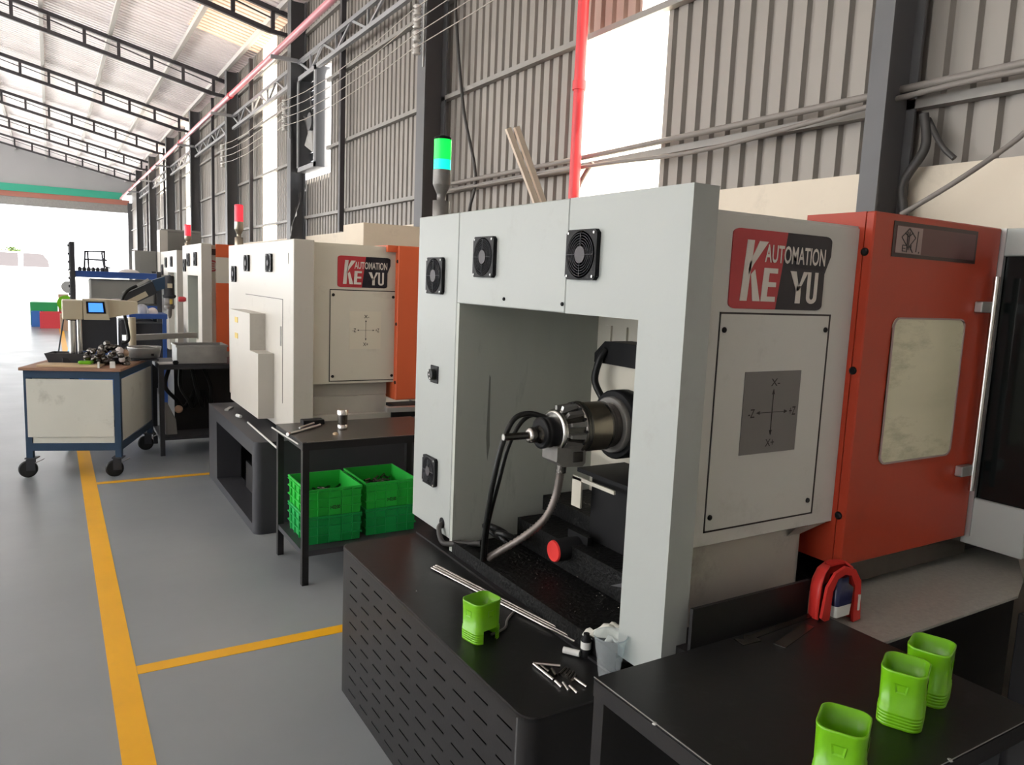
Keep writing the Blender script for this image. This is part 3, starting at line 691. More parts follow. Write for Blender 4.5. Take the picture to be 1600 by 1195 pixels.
# front sheet (tray) and skirt
b = MB(); b.prism([(1.80, 1.10), (2.56, 1.10), (2.72, 1.16), (2.98, 1.30), (2.98, 1.42), (1.80, 1.42)], .742, .75, 'z'); b.part('drip_tray', 'tray_grey', m1, 'flat grey speckled metal tray')
b = MB(); b.box(1.35, 1.80, 1.295, 1.305, .62, .862); b.box(1.35, 1.95, 1.305, 1.41, .60, .745); b.part('skirt', 'black', m1)
b = MB(); b.box(2.0, 3.0, 1.42, 2.7, .62, .78); b.part('bed', 'black', m1)
MB().box(1.97, 3.0, 1.30, 2.7, 0, .60).thing('machine_base', 'black', 'dark base block in shadow under the orange door end of the nearest machine', 'machine base')
for (y0, y1, z0, z1) in ((2.655, 2.80, 1.60, 1.742), (2.262, 2.407, 1.67, 1.81), (1.69, 1.835, 1.671, 1.812), (2.668, 2.787, .83, .945)): cooling_fan(m1, X1, y0, y1, z0, z1)
# small connector
cn2 = empty_part('connector', m1, (X1, 2.72, 1.28))
MB().box(X1 - .004, X1, 2.685, 2.755, 1.247, 1.317, .002).part('socket_plate', 'plastic_blk', cn2)
b = MB(); b.cyl((X1 - .004, 2.72, 1.282), (X1 - .022, 2.72, 1.282), .022, n=16); b.part('socket', 'rubber', cn2)
b = MB(); [b.cyl((X1 - .022, 2.72 + .006 * i, 1.282 + .014 * i), (X1 - .026, 2.72 + .006 * i, 1.282 + .014 * i), .004, n=8) for i in (-1, 0, 1)]; b.part('pin', 'steel', cn2)
b = MB(); b.cyl((X1 + .002, 2.615, .70), (X1 - .002, 2.615, .70), .022, n=18); b.part('cable_port', 'plastic_blk', m1)
b = MB(); b.tube(spline([(X1 + .01, 2.615, .70), (X1 - .02, 2.60, .685), (X1 - .02, 2.56, .64), (X1 + .02, 2.5, .65), (X1 + .08, 2.44, .66)], 8), .011, 8); b.part('cable', 'cable', m1)
signal_light(m1, 1.352, 2.815, 1.905, 'grn_light', .115, .036, 1.0, two=True)
# spindle group; axis along x
SY, SZ = 2.1, 1.165
sp = empty_part('spindle', m1, (1.6, SY, SZ))
XM = [(1.0, 1.0), (1.405, 1.400), (1.465, 1.435), (1.488, 1.453), (1.51, 1.474), (1.598, 1.537), (1.64, 1.568), (1.70, 1.650), (1.735, 1.700), (1.75, 1.716), (1.80, 1.78), (1.85, 1.85), (3.0, 3.0)]
def xmap(x):
    for (a0, b0), (a1, b1) in zip(XM, XM[1:]):
        if a0 <= x <= a1: return b0 + (b1 - b0) * (x - a0) / (a1 - a0)
    return x
def ax(prof, m, name, y=SY, z=SZ, n=32, par=None, lab=None):
    if par is None: prof = [(xmap(t_), r_) for t_, r_ in prof]
    b = MB(); b.lathe((0, y, z), (1, 0, 0), prof, n); return b.part(name, m, par or sp, lab)
ax([(1.262, .0125), (1.40, .0125)], 'steel_dark', 'bar_stock', z=1.150, n=16)
ax([(1.2614, .010), (1.2622, .010)], 'steel', 'bar_end', z=1.150, n=16)
ax([(1.362, .020), (1.366, .0265), (1.385, .0265), (1.392, .024), (1.40, .03), (1.415, .033)], 'steel_dark', 'collet_nut', z=1.150)
ax([(1.358, .018), (1.362, .026), (1.366, .0262)], 'steel', 'collet_ring', z=1.150)
ax([(1.405, .048), (1.41, .054), (1.432, .054), (1.436, .05), (1.46, .05), (1.465, .052), (1.50, .052)], 'plastic_blk', 'front_flange', z=1.155)
b = MB()
for k in range(4):
    a = k * math.pi / 2 + .6; b.cyl((1.402, SY + .04 * math.cos(a), 1.155 + .04 * math.sin(a)), (1.406, SY + .04 * math.cos(a), 1.155 + .04 * math.sin(a)), .006, n=10)
b.part('flange_screw', 'steel_dark', sp)
ax([(1.488, .066), (1.491, .074), (1.506, .074), (1.510, .068), (1.510, .060)], 'steel', 'bright_ring', z=1.158)
ax([(1.51, .058), (1.53, .062), (1.58, .073), (1.60, .076)], 'steel_dark', 'nose_cone')
for k in range(12):
    a = 2 * math.pi * k / 12 + .2; c0, s0 = math.cos(a), math.sin(a)
    b = MB(); u = Vector((0, c0, s0)); w = Vector((0, -s0, c0)); O = Vector((0, SY, SZ))
    def q(x, r_, t_): return O + Vector((xmap(x), 0, 0)) + u * r_ + w * t_
    vs = [q(1.515, .05, -.007), q(1.515, .05, .007), q(1.520, .081, .006), q(1.520, .081, -.006), q(1.598, .07, -.009), q(1.598, .07, .009), q(1.598, .086, .009), q(1.598, .086, -.009)]
    b.add(vs, [(0, 1, 2, 3), (7, 6, 5, 4), (0, 4, 5, 1), (1, 5, 6, 2), (2, 6, 7, 3), (3, 7, 4, 0)]); b.part('cooling_rib', 'castgrey' if k % 3 else 'alu', sp)
ax([(1.598, .080), (1.602, .090), (1.616, .091), (1.620, .088), (1.624, .092), (1.634, .092), (1.638, .086)], 'steel_dark', 'bolt_flange')
for k in range(12):
    a = 2 * math.pi * k / 12; b = MB(); b.cyl((xmap(1.594), SY + .083 * math.cos(a), SZ + .083 * math.sin(a)), (xmap(1.602), SY + .083 * math.cos(a), SZ + .083 * math.sin(a)), .006, n=8); b.part('flange_bolt', 'plastic_blk', sp)
ax([(1.636, .087), (1.700, .087)], 'brassy', 'drum')
ax([(1.699, .0875), (1.712, .0865), (1.716, .08), (1.735, .08)], 'steel_dark', 'drum_collar')
ax([(1.733, .098), (1.736, .102), (1.752, .102)], 'castgrey', 'rear_plate')
ax([(1.750, .120), (1.753, .125), (1.80, .125), (1.81, .115)], 'plastic_blk', 'rear_disc')
ax([(1.80, .07), (1.95, .07)], 'steel_dark', 'shaft')
# terminal block under the ring
b = MB(); b.prism([(1.440, 1.112), (1.440, 1.062), (1.468, 1.043), (1.548, 1.038), (1.560, 1.05), (1.560, 1.105)], 2.045, 2.135, 'y')
tb = b.part('terminal_block', 'castgrey', sp)
MB().box(1.505, 1.546, 2.040, 2.046, 1.056, 1.092, .002).part('block_cover', 'steel_dark', tb)
MB().cyl((1.492, 2.09, 1.045), (1.490, 2.09, 1.012), .018, n=14).part('gland', 'steel_dark', tb)
# flexible conduit & hoses
cp = spline([(1.490, 2.09, 1.03), (1.492, 2.1, .98), (1.487, 2.11, .92), (1.455, 2.12, .845), (1.40, 2.16, .775), (1.345, 2.24, .70), (1.325, 2.28, .665)], 15)
MB().tube(cp, .0118, 12, ribs=.28).part('flexible_conduit', 'conduit_grey', sp)
MB().tube(spline([(1.46, 2.14, 1.195), (1.40, 2.17, 1.21), (1.345, 2.18, 1.19), (1.305, 2.18, 1.11), (1.28, 2.19, .98), (1.285, 2.24, .80), (1.30, 2.28, .66)], 8), .010, 8).part('hose', 'rubber', sp)
MB().tube(spline([(1.47, 2.16, 1.185), (1.43, 2.19, 1.20), (1.385, 2.20, 1.17), (1.34, 2.20, 1.09), (1.31, 2.20, .98), (1.30, 2.25, .80), (1.315, 2.29, .65)], 8), .008, 8).part('hose', 'rubber', sp)
# carriage casting behind the disc
b = MB(); b.prism([(2.40, 1.00), (2.40, 1.33), (2.37, 1.36), (1.75, 1.36), (1.75, 1.05), (2.20, 0.98)], 1.84, 1.88, 'x'); b.part('carriage_plate', 'beige', m1)
b = MB(); b.prism([(2.34, 1.365), (2.34, 1.40), (2.28, 1.45), (1.7, 1.45), (1.7, 1.365)], 1.80, 1.93, 'x'); b.part('carriage_cover', 'plastic_blk', m1)
b = MB(); b.tube(spline([(1.80, 2.27, 1.42), (1.78, 2.28, 1.38), (1.77, 2.29, 1.30), (1.77, 2.24, 1.24)], 8), .014, 8); b.part('carriage_hose', 'rubber', m1)
b = MB(); b.box(1.62, 1.93, 1.60, 2.17, .985, 1.0); b.box(1.66, 1.93, 1.60, 2.13, .70, .985); b.part('slide_guard', 'plastic_blk', m1)
b = MB(); b.box(1.615, 1.622, 2.135, 2.19, .855, .965); b.box(1.615, 1.622, 1.95, 2.19, .955, .968); b.part('guard_flange', 'beige', m1)
b = MB(); b.box(1.55, 1.93, 1.55, 2.45, .64, .74); b.box(1.70, 1.93, 1.55, 2.5, .74, .80); b.part('way_cover', 'sludge', m1)
ax([(1.50, .034), (1.503, .040), (1.60, .040)], 'plastic_blk', 'motor', SY + .02, .718, par=m1)
ax([(1.494, .036), (1.4995, .0385), (1.501, .0385)], 'red_knob', 'red_cap', SY + .02, .718, par=m1, lab='round red cap on the motor end')
MB().box(1.60, 1.615, 2.06, 2.18, .66, .77).part('motor_flange', 'plastic_blk', m1)
for (yy0, rr) in ((2.45, .045), (2.36, .04)):
    b = MB(); b.torus((1.45, yy0, .70), (.5, .2, .8), rr, .012, 20, 8); b.torus((1.45, yy0, .69), (.4, -.2, .7), rr * .8, .01, 20, 8); b.part('coiled_hose', 'rubber', m1)
b = MB(); b.add([(1.52, 1.75, .70), (1.56, 1.72, .74), (1.60, 1.68, .68), (1.54, 1.70, .66)], [(0, 1, 2, 3)])
b.add([(1.50, 1.80, .71), (1.53, 1.75, .735), (1.56, 1.76, .70)], [(0, 1, 2)]); b.part('chip_curl', 'clearbag', m1)

MB().box(2.55, 3.24, -.3, 1.09, 0, .70, .004).thing('black_cabinet', 'black', 'black cabinet in the dark right corner beyond the near table', 'cabinet')
MB().prism([(1.440, 1.30), (1.446, 1.29), (1.449, 1.10), (1.453, 1.02), (1.444, .96), (1.436, 1.05), (1.438, 1.2)], 2.5252, 2.526, 'y').part('oil_streak', 'streak', m1)
random.seed(21); b = MB()
for i in range(150):
    if i < 70: x, y, z = random.uniform(1.56, 1.92), random.uniform(1.6, 2.4), (.742 if random.random() < .5 else .802)
    else: x, y, z = random.uniform(1.36, 1.54), random.uniform(1.55, 2.45), .643
    if z == .802: x = random.uniform(1.71, 1.9)
    a_ = random.uniform(0, 3.14); L_ = random.uniform(.002, .008); b.bar((x, y, z), (x + L_ * math.cos(a_), y + L_ * math.sin(a_), z + .002), .0015, .0015)
b.part('metal_chips', 'steel', m1)['kind'] = 'stuff'
# ---------------- base cabinet with slots under machine 1
bc = thing('slotted_base', 'low black base cabinet with rows of slots under the nearest machine', 'machine base', (1.4, 2.1, 0))
XB, ybn, ybf, H = .953, 1.428, 2.815, .60
yl, yh = 1.50, 2.762
rows = [.545 - .0555 * k for k in range(10)]; pitch, sl, sh = .1255, .077, .0055
st = [1.490 + .0755 + pitch * k - .0 for k in range(0, 11)]
starts = [1.488 + pitch * k for k in range(11) if 1.488 + pitch * k + sl < yh + .05]
b = MB()
def q4(y0, y1, z0, z1):
    b.add([(XB, y0, z0), (XB, y0, z1), (XB, y1, z1), (XB, y1, z0)], [(0, 3, 2, 1)])
yl = ybn + .045; yh = starts[-1] + sl + .02
edges = sorted(set([0.0, H - .012] + [v for r_ in rows for v in (r_ - sh / 2, r_ + sh / 2)]))
for i in range(len(edges) - 1):
    z0, z1 = edges[i], edges[i + 1]; isrow = any(abs((z0 + z1) / 2 - r_) < 1e-4 for r_ in rows)
    if not isrow: q4(yl, yh, z0, z1)
    else:
        prev = yl
        for s_ in starts: q4(prev, s_, z0, z1); prev = s_ + sl
        q4(prev, yh, z0, z1)
fp = b.part('slotted_panel', 'black', bc)
sm_ = fp.modifiers.new('thickness', 'SOLIDIFY'); sm_.thickness = .002; sm_.offset = 1
# curved corners, ends, top
rc = .045
def arc(cx, cy, a0, a1, r_, n=8): return [(cx + r_ * math.cos(R(a0 + (a1 - a0) * i / n)), cy + r_ * math.sin(R(a0 + (a1 - a0) * i / n))) for i in range(n + 1)]
near = [(XB, yl)] + arc(XB + rc, ybn + rc, 180, 270, rc) + [(1.95, ybn)]
far = [(XB, yh)] + arc(XB + rc, ybf - rc, 180, 90, rc) + [(1.95, ybf)]
for nm_, ln in (('corner_panel', near), ('corner_panel', far)):
    b = MB(); vs = []; fs = []
    for p in ln: vs += [(p[0], p[1], 0), (p[0], p[1], H - .012)]
    for i in range(len(ln) - 1): fs.append((2 * i, 2 * i + 2, 2 * i + 3, 2 * i + 1))
    b.add(vs, fs, True); b.part(nm_, 'black', bc)
top = arc(XB + rc, ybn + rc, 180, 270, rc) + [(1.3, ybn), (1.3, ybf)] + arc(XB + rc, ybf - rc, 90, 180, rc)
tl_ = [(p[0], p[1]) for p in top]; cxm, cym = 1.3, 2.1
b = MB(); sh_ = [(p[0] + (.004 if p[0] < 1.2 else 0), p[1] + (.004 if p[1] < cym else -.004)) for p in tl_]
b.loft([[(p[0], p[1], H - .012) for p in tl_], [(p[0], p[1], H - .003) for p in tl_], [(p[0], p[1], H) for p in sh_]], False, True, True); b.part('top_plate', 'black_top', bc)
b = MB(); b.box(1.28, 1.30, 1.5, ybf, .60, .607); b.box(1.30, 1.95, ybn, ybf, .56, .60); b.part('rear_plate', 'black', bc)
b = MB(); b.box(1.0, 1.9, 1.52, 2.74, .0, .02); b.box(1.5, 1.9, 1.5, 2.8, .02, .5); b.part('inner_tank', 'steel_dark', bc)
b = MB()
for i in range(26):
    yy_ = random.uniform(1.95, 2.7); zz_ = random.uniform(.04, .16); b.bar((.985, yy_, zz_), (.99, yy_ + random.uniform(-.03, .03), zz_ + random.uniform(-.01, .03)), .004, .003)
b.part('metal_chips', 'steel', bc)

# ---------------- machine 2
X2, n2, f2, zb2, zt2 = 1.3, 4.795, 6.82, .62, 1.875
m2 = thing('lathe_machine', 'middle white and orange lathe with a stepped box on its front, behind the crate table', 'machine', (1.9, 5.8, .6), 'automatic lathes along the wall')
b = MB(); b.box(X2, X2 + .13, n2, f2, zb2, zt2, .004); b.part('front_cabinet', 'cream_warm_lit', m2)
b = MB(); b.box(X2 - .002, X2, 5.051, 6.163, 1.488, 1.492); b.box(X2 - .002, X2, 5.049, 5.053, .8, 1.49); b.part('panel_gap', 'ink', m2)
b = MB(); b.box(X2 - .003, X2, 5.085, 5.11, 1.18, 1.31); b.part('door_latch', 'castgrey', m2)
for y0, y1, z0, z1 in ((6.5, 6.66, 1.575, 1.705), (6.02, 6.18, 1.665, 1.79), (5.32, 5.48, 1.665, 1.79)): cooling_fan(m2, X2, y0, y1, z0, z1)
MB().box(X2 - .003, X2, 4.92, 5.03, 1.72, 1.79).part('name_plate', 'alu', m2)
b = MB(); b.prism([(5.28, .66), (5.28, 1.11), (5.53, 1.11), (5.53, 1.37), (6.21, 1.37), (6.21, .66)], 1.193, X2, 'x'); sb = b.part('guard_box', 'cream_warm_lit', m2, 'stepped cream box')
b = MB(); b.box(1.19, 1.193, 5.93, 6.03, 1.28, 1.32); b.box(1.19, 1.193, 5.93, 6.03, 1.16, 1.20); b.part('sticker', 'yellowlabel', sb)
b = MB(); b.box(X2 + .13, 2.0, n2 + .05, n2 + .07, .95, 1.855); b.part('side_panel', 'beige', m2)
b = MB(); b.box(X2 + .13, 2.7, n2 + .07, f2, 1.80, 1.85); b.box(X2 + .13, 2.0, n2 + .055, n2 + .07, 1.83, 1.865); b.box(2.69, 2.7, n2 + .1, f2, .6, 1.8); b.part('top_cover', 'beige', m2)
b = MB(); b.box(X2 + .13, 1.97, n2 + .10, n2 + .115, .86, .95); b.box(X2 + .13, 1.96, n2 + .08, n2 + .1, .74, .86); b.box(X2 + .1, 2.0, n2 + .03, n2 + .1, .62, .74); b.part('base_panel', 'base_grey', m2)
a2 = MB(); a2.box(1.552, 2.0, n2 + .045, n2 + .05, .97, 1.565, .001); a2o = a2.part('access_panel', 'beige', m2)
g_ = MB(); g_.box(1.547, 2.0, n2 + .0485, n2 + .0505, 1.565, 1.571); g_.box(1.547, 2.0, n2 + .0485, n2 + .0505, .964, .97); g_.box(1.547, 1.552, n2 + .0485, n2 + .0505, .964, 1.571); g_.part('panel_gap', 'ink', m2)
for x, z in ((1.57, 1.535), (1.985, 1.53), (1.57, 1.0), (1.985, .995)): bolt(a2o, x, n2 + .045, z, 'y', .010)
axis_diagram(a2o, 1.68, 1.90, 1.18, 1.43, n2 + .045, 'plate_cream')
keyu_sign(m2, 1.597, 1.962, 1.587, 1.79, n2 + .05)
b = MB(); b.box(2.0, 2.72, n2, n2 + .03, .83, 1.875, .004); b.box(2.0, 2.02, n2 + .03, n2 + .3, .83, 1.875); b.box(1.93, 1.999, n2 + .02, n2 + .3, 1.83, 1.875); b.box(2.02, 2.72, n2 + .03, n2 + .3, 1.86, 1.875); b.part('front_door', 'orange_lit', m2)
for z in (1.77, 1.35, .95): bolt(m2, 2.0, n2 + .015, z, 'x', .012)
b = MB(); b.box(1.95, 2.7, n2 - .12, n2 + .05, .79, .81); b.box(1.93, 2.7, n2 - .11, n2 - .09, .73, .79); b.part('door_sill', 'plastic_blk', m2)
MB().bar((1.86, 4.62, .80), (2.14, 4.60, .80), .06, .03).part('drip_lip', 'alu', m2)
signal_light(m2, 1.352, 6.66, 1.875, 'red_light', .125, .036, 1.05, top='x')
pb = thing('machine_base', 'black open base frame under the middle lathe, with cables inside', 'machine base', (1.4, 5.5, 0))
XP, pn, pf, HP = 1.06, 4.79, 6.40, .60
b = MB(); on, of, ot, obt = 4.86, 6.07, .51, .06
b.box(XP, XP + .02, pn + .05, on, 0, HP - .02); b.box(XP, XP + .02, of, pf, 0, HP - .02); b.box(XP, XP + .02, on, of, ot, HP - .02); b.box(XP, XP + .02, on, of, 0, obt)
b.box(XP + .02, XP + .18, of, of + .02, 0, HP - .02); b.box(XP + .02, XP + .18, on, of, 0, obt)
b.part('front_frame', 'charcoal', pb)
ln = arc(XP + .05, pn + .05, 180, 270, .05) + [(2.4, pn)]; b = MB(); vs = []; fs = []
for p in ln: vs += [(p[0], p[1], 0), (p[0], p[1], HP - .02)]
for i in range(len(ln) - 1): fs.append((2 * i, 2 * i + 2, 2 * i + 3, 2 * i + 1))
b.add(vs, fs, True); b.part('end_panel', 'charcoal', pb); MB().box(XP + .02, 2.3, pf - .02, pf, 0, HP - .02).part('end_panel', 'charcoal', pb)
b = MB(); b.prism(arc(XP + .05, pn + .05, 180, 270, .05) + [(1.95, pn), (1.95, pf), (XP, pf)], HP - .02, HP, 'z'); b.part('top_plate', 'charcoal', pb)
b = MB(); b.box(XP + .15, XP + .17, on - .02, 5.75, .06, .26); b.box(XP + .17, 2.2, 4.82, 5.75, .03, .2); b.box(1.7, 1.75, 4.82, 6.3, .05, .55); b.part('inner_tank', 'black', pb)
for k in range(3):
    MB().tube(spline([(1.3 + .05 * k, 5.35 + .06 * k, .5), (1.28, 5.3 + .08 * k, .42), (1.27, 5.2 + .1 * k, .34), (1.3, 5.05 + .1 * k, .26)], 6), .012, 6).part('hose', 'white_plastic' if k == 1 else 'rubber', pb)
b = MB(); b.bar((1.12, 6.0, .607), (1.18, 6.12, .607), .03, .012); b.thing('steel_offcut', 'alu', 'small bright steel strip on the far corner of the black base', 'metal strip')
b = MB(); b.cyl((1.14, 5.72, .613), (1.155, 5.66, .613), .012, n=10); b.thing('white_plug', 'white_plastic', 'small white plug on the black base under the stepped box', 'plug')
for i in range(2):
    b = MB(); b.cyl((1.16 - .03 * i, 5.45 + .02 * i, .608), (1.14 - .01 * i, 4.72 - .3 * (1 - i), .608), .006, n=8)
    if i == 0: b.thing('thin_rod', 'white_plastic', 'thin pale rod lying along the black base edge, left of the table', 'rod', 'thin rods beside the crate table')
b = MB(); b.cyl((1.10, 4.9, .80), (1.08, 3.94 + .2, .62), .005, n=8)

# ---------------- machine 3 and 4
X3, n3, f3, z3 = 1.3, 8.2, 9.46, 1.93
m3 = thing('lathe_machine', 'third white lathe behind the middle one, with a tall green-grey bay', 'machine', (1.8, 8.8, .6), 'automatic lathes along the wall')
b = MB(); b.box(X3, X3 + .1, n3, 8.42, .65, z3, .003); b.box(X3, X3 + .1, 9.125, f3, .65, z3, .003); b.box(X3, X3 + .1, 8.42, 9.125, 1.602, z3, .003); b.part('front_cabinet', 'cream_warm_lit', m3)
b = MB(); b.box(X3 + .001, 1.9, 9.1, 9.124, .65, 1.60); b.box(1.88, 1.9, 8.4, 9.1, .65, 1.75); b.box(X3 + .1, 1.9, 8.40, 8.42, .65, 1.75); b.box(X3, 1.9, 8.4, 9.12, .62, .65); b.part('bay_lining', 'cavity', m3)
for y0, y1, z0, z1 in ((9.2, 9.36, 1.64, 1.78), (8.93, 9.09, 1.70, 1.84), (8.46, 8.62, 1.705, 1.845)): cooling_fan(m3, X3, y0, y1, z0, z1)
b = MB(); b.box(X3 + .1, 1.44, n3 + .03, n3 + .05, .9, 1.92); b.box(X3 + .1, 2.3, n3 + .05, f3, 1.88, 1.92); b.box(X3 + .08, 1.44, n3 + .02, f3, .65, .9); b.part('side_panel', 'beige', m3)
b = MB(); b.box(1.44, 2.3, n3, n3 + .03, .84, 1.54); b.box(1.44, 2.3, n3, n3 + .03, 1.80, 1.93); b.part('front_door', 'orange_lit', m3)
b = MB(); b.box(1.44, 2.3, n3 + .005, n3 + .03, 1.54, 1.80); b.part('door_panel', 'beige', m3)
b = MB(); b.box(1.38, 1.44, n3 + .01, n3 + .03, 1.82, 1.88); b.part('name_plate', 'maroon_dk', m3)
b = MB(); b.torus((1.41, n3 + .026, 1.71), (0, 1, 0), .05, .008, 24, 6); b.box(1.395, 1.403, n3 + .02, n3 + .03, 1.685, 1.735)
for z in (1.685, 1.708, 1.731): b.box(1.395, 1.43, n3 + .02, n3 + .03, z - .004, z + .004)
b.part('round_emblem', 'red_sign', m3)
MB().lathe((X3 - .08, 9.25, 1.33), (1, 0, 0), [(0, .02), (.01, .03), (.06, .03), (.08, .02)], 16).part('red_knob', 'red_sign', m3)
signal_light(m3, 1.35, 9.4, z3, 'red_light', .115, .036, .6, top='x')
MB().box(1.13, 2.0, 8.25, 9.5, 0, .62).thing('machine_base', 'black', 'black base block under the third lathe, behind the scrap tray table', 'machine base')
m4 = thing('lathe_machine', 'farthest white lathe with pale front, beyond the motor of the drill arm', 'machine', (1.8, 10.8, .6), 'automatic lathes along the wall')
b = MB(); b.box(X3, X3 + .1, 9.95, 10.05, .62, 1.89, .003); b.box(X3, X3 + .1, 10.75, 11.5, .62, 1.89, .003); b.box(X3, X3 + .1, 10.05, 10.75, 1.62, 1.89, .003); b.part('front_cabinet', 'cream_warm_lit', m4)
b = MB(); b.box(X3 + .1, 2.2, 9.97, 11.5, .62, 1.88); b.part('side_panel', 'greybox', m4)
b = MB(); b.box(X3 + .07, X3 + .1, 10.05, 10.75, .65, 1.62); b.part('bay_lining', 'cavity', m4)
for y0, y1, z0, z1 in ((10.83, 10.97, 1.68, 1.81), (10.30, 10.44, 1.69, 1.82), (11.2, 11.35, 1.58, 1.72)): cooling_fan(m4, X3, y0, y1, z0, z1)
b = MB(); b.box(1.3, 2.0, 9.95, 11.5, 0, .62); b.part('base', 'black', m4)
MB().box(X3 - .0, X3 + .1, 11.55, 11.85, .7, 2.19).thing('panel_post', 'cream_warm_lit', 'narrow tall white cabinet edge beyond the farthest lathe', 'cabinet')
gb = thing('power_cabinet', 'big plain grey cabinet standing above and behind the third lathe', 'cabinet', (1.63, 12.1, 0))
MB().box(1.36, 1.90, 11.95, 12.3, 0.0, 2.225, .005).part('cabinet_body', 'greybox', gb)
MB().box(1.38, 1.88, 11.94, 11.95, 2.18, 2.20).part('top_seam', 'castgrey', gb)
gb2 = thing('power_cabinet', 'lower brownish grey cabinet left of the farthest lathe, in front of the door light', 'cabinet', (1.15, 12.2, 0))
MB().box(1.03, 1.31, 12.05, 12.5, 0, 1.905, .005).part('cabinet_body', 'greybox', gb2)
MB().box(1.10, 1.30, 12.04, 12.05, 1.0, 1.85).part('door', 'greybox', gb2)
# boxes on the concrete behind machine 2
MB().box(2.19, 3.2, 6.0, 6.5, 1.855, 2.10, .004).thing('wall_cabinet', 'concrete', 'cream box standing behind the middle lathe against the wall', 'box')

# ================================================================== TABLES
def table(name, label, x0, x1, y0, y1, h, shelf=None, top_m='black_top', leg_m='black', lw=.035):
    t = thing(name, label, 'table', ((x0 + x1) / 2, (y0 + y1) / 2, 0))
    MB().box(x0, x1, y0, y1, h - .004, h, .001).part('table_top', top_m, t)
    b = MB(); hh = h - .004
    b.box(x0 + .001, x1 - .001, y0, y0 + .004, hh - .04, hh - .001); b.box(x0 + .001, x1 - .001, y1 - .004, y1, hh - .04, hh - .001); b.box(x0, x0 + .004, y0 + .004, y1 - .004, hh - .04, hh - .001); b.box(x1 - .004, x1, y0 + .004, y1 - .004, hh - .04, hh - .001)
    b.part('edge_frame', leg_m, t)
    for x in (x0 + .002, x1 - lw - .002):
        for y in (y0 + .002, y1 - lw - .002): MB().box(x, x + lw, y, y + lw, 0, hh - .002).part('leg', leg_m, t)
    if shelf:
        MB().box(x0 + .005, x1 - .005, y0 + .005, y1 - .005, shelf - .03, shelf).part('shelf', 'charcoal', t)
    return t
t1 = table('work_table', 'black steel worktable in the bottom right corner with three green cups on it', 1.02, 1.80, .70, 1.262, .78)
t2 = table('work_table', 'black steel table with green crates on its lower shelf', 1.10, 1.95, 3.87, 4.42,   .785, .19, 'table_brown')
t3 = table('work_table', 'dark steel table beside the blue cart carrying a metal scrap tray', .79, 1.60, 7.25, 7.85, .82, .17, 'charcoal', 'charcoal', .04)
MB().box(1.0195, 1.0215, .71, 1.262, .7805, .782).part('worn_edge', 'alu', t1); MB().box(1.03, 1.80, .6993, .7008, .7792, .7806).part('worn_edge', 'alu', t1)
MB().box(1.12, 1.90, 3.869, 3.8712, .7842, .7856).part('worn_edge', 'alu', t2)
# weld marks on table 1
b = MB(); 
for (x, y) in ((1.021, 1.06), (1.45, .702), (1.30, .702)): b.lathe((x, y, .778), (0, 0, 1), [(0, .006), (.003, .004)], 8)
b.part('weld_mark', 'alu', t1)

# ---------------- lime green cups
def rsq(w, d, r, z, n=5, dx=0, dy=0): return [(p[0] + dx, p[1] + dy, z) for p in rrect(-w / 2, w / 2, -d / 2, d / 2, r, n)]
def cup_proto(loc, rz, label, notch=False):
    root = thing('plastic_cup', label, 'cup', (0, 0, 0), 'lime green plastic cups')
    H_, w0, w1 = .122, .096, .101; th = .003
    b = MB(); L = []
    zs = [.0] + [0.004 * 0 + .004]
    def W(z): return w0 + (w1 - w0) * z / H_
    z = .0; ringz = []
    prof = [(0, .0)]
    for k in range(5):
        z0 = .002 + k * .0068; prof += [(z0, .0016), (z0 + .0045, .0016), (z0 + .0055, .0006)]
    prof += [(.040, .0010), (.0415, -.0006), (.10, -.0006), (.112, -.0002), (.118, .0002), (.122, .0000)]
    for z, o in prof: L.append(rsq(W(z) + 2 * o, W(z) * .86 + 2 * o, .024, z))
    inner = [rsq(W(H_) - 2 * th, W(H_) * .86 - 2 * th, .0215, H_), rsq(W(.05) - 2 * th, W(.05) * .86 - 2 * th, .0215, .05), rsq(W(.004) - 2 * th, W(.004) * .86 - 2 * th, .0215, .004)]
    b.loft(L + inner, True, cap0=not notch, cap1=not notch)
    if notch:
        # an open cut-out at the foot of one side
        nb = MB(); keep = []
        for f, s_ in zip(b.f, b.sm):
            c_ = sum((Vector(b.v[i]) for i in f), Vector()) / len(f)
            if c_.z < .040 and c_.y < -.018 and -.018 < c_.x < .024: continue
            keep.append((f, s_))
        b.f = [k_[0] for k_ in keep]; b.sm = [k_[1] for k_ in keep]
    b.part('cup_wall', 'green_cup', root)
    # grip pockets near the rim
    for sx, sy in ((0, -1), (0, 1), (-1, 0), (1, 0)):
        g = MB(); w_ = W(.09); 
        if sy: c0 = Vector((0, sy * (w_ * .43 - .0002), .088)); u = Vector((1, 0, 0)); nn = Vector((0, sy, 0))
        else: c0 = Vector((sx * (w_ * .5 - .0002), 0, .088)); u = Vector((0, 1, 0)); nn = Vector((sx, 0, 0))
        k = Vector((0, 0, 1)); o = []
        for (a, c_, e_) in ((-.013, .010, .0012), (.013, .010, .0012), (.010, -.010, .0012), (-.010, -.010, .0012), (-.007, .006, -.001), (.007, .006, -.001), (.006, -.006, -.001), (-.006, -.006, -.001)): o.append(c0 + u * a + k * c_ + nn * e_)
        g.add(o, [(0, 1, 5, 4), (1, 2, 6, 5), (2, 3, 7, 6), (3, 0, 4, 7), (4, 5, 6, 7)])
        g.part('grip_pocket', 'green_cup', root)
    root.location = loc; root.rotation_euler = (0, 0, rz); root['label'] = label
    return root
cA = cup_proto((1.193, .762, .78), R(28), 'lime green cup nearest the camera, cut by the bottom edge of the photo')
dup(cA, (1.497, .832, .78), R(25), 'lime green cup in the middle of the three on the near table')
dup(cA, (1.640, .860, .78), R(20), 'lime green cup at the back right of the near table')
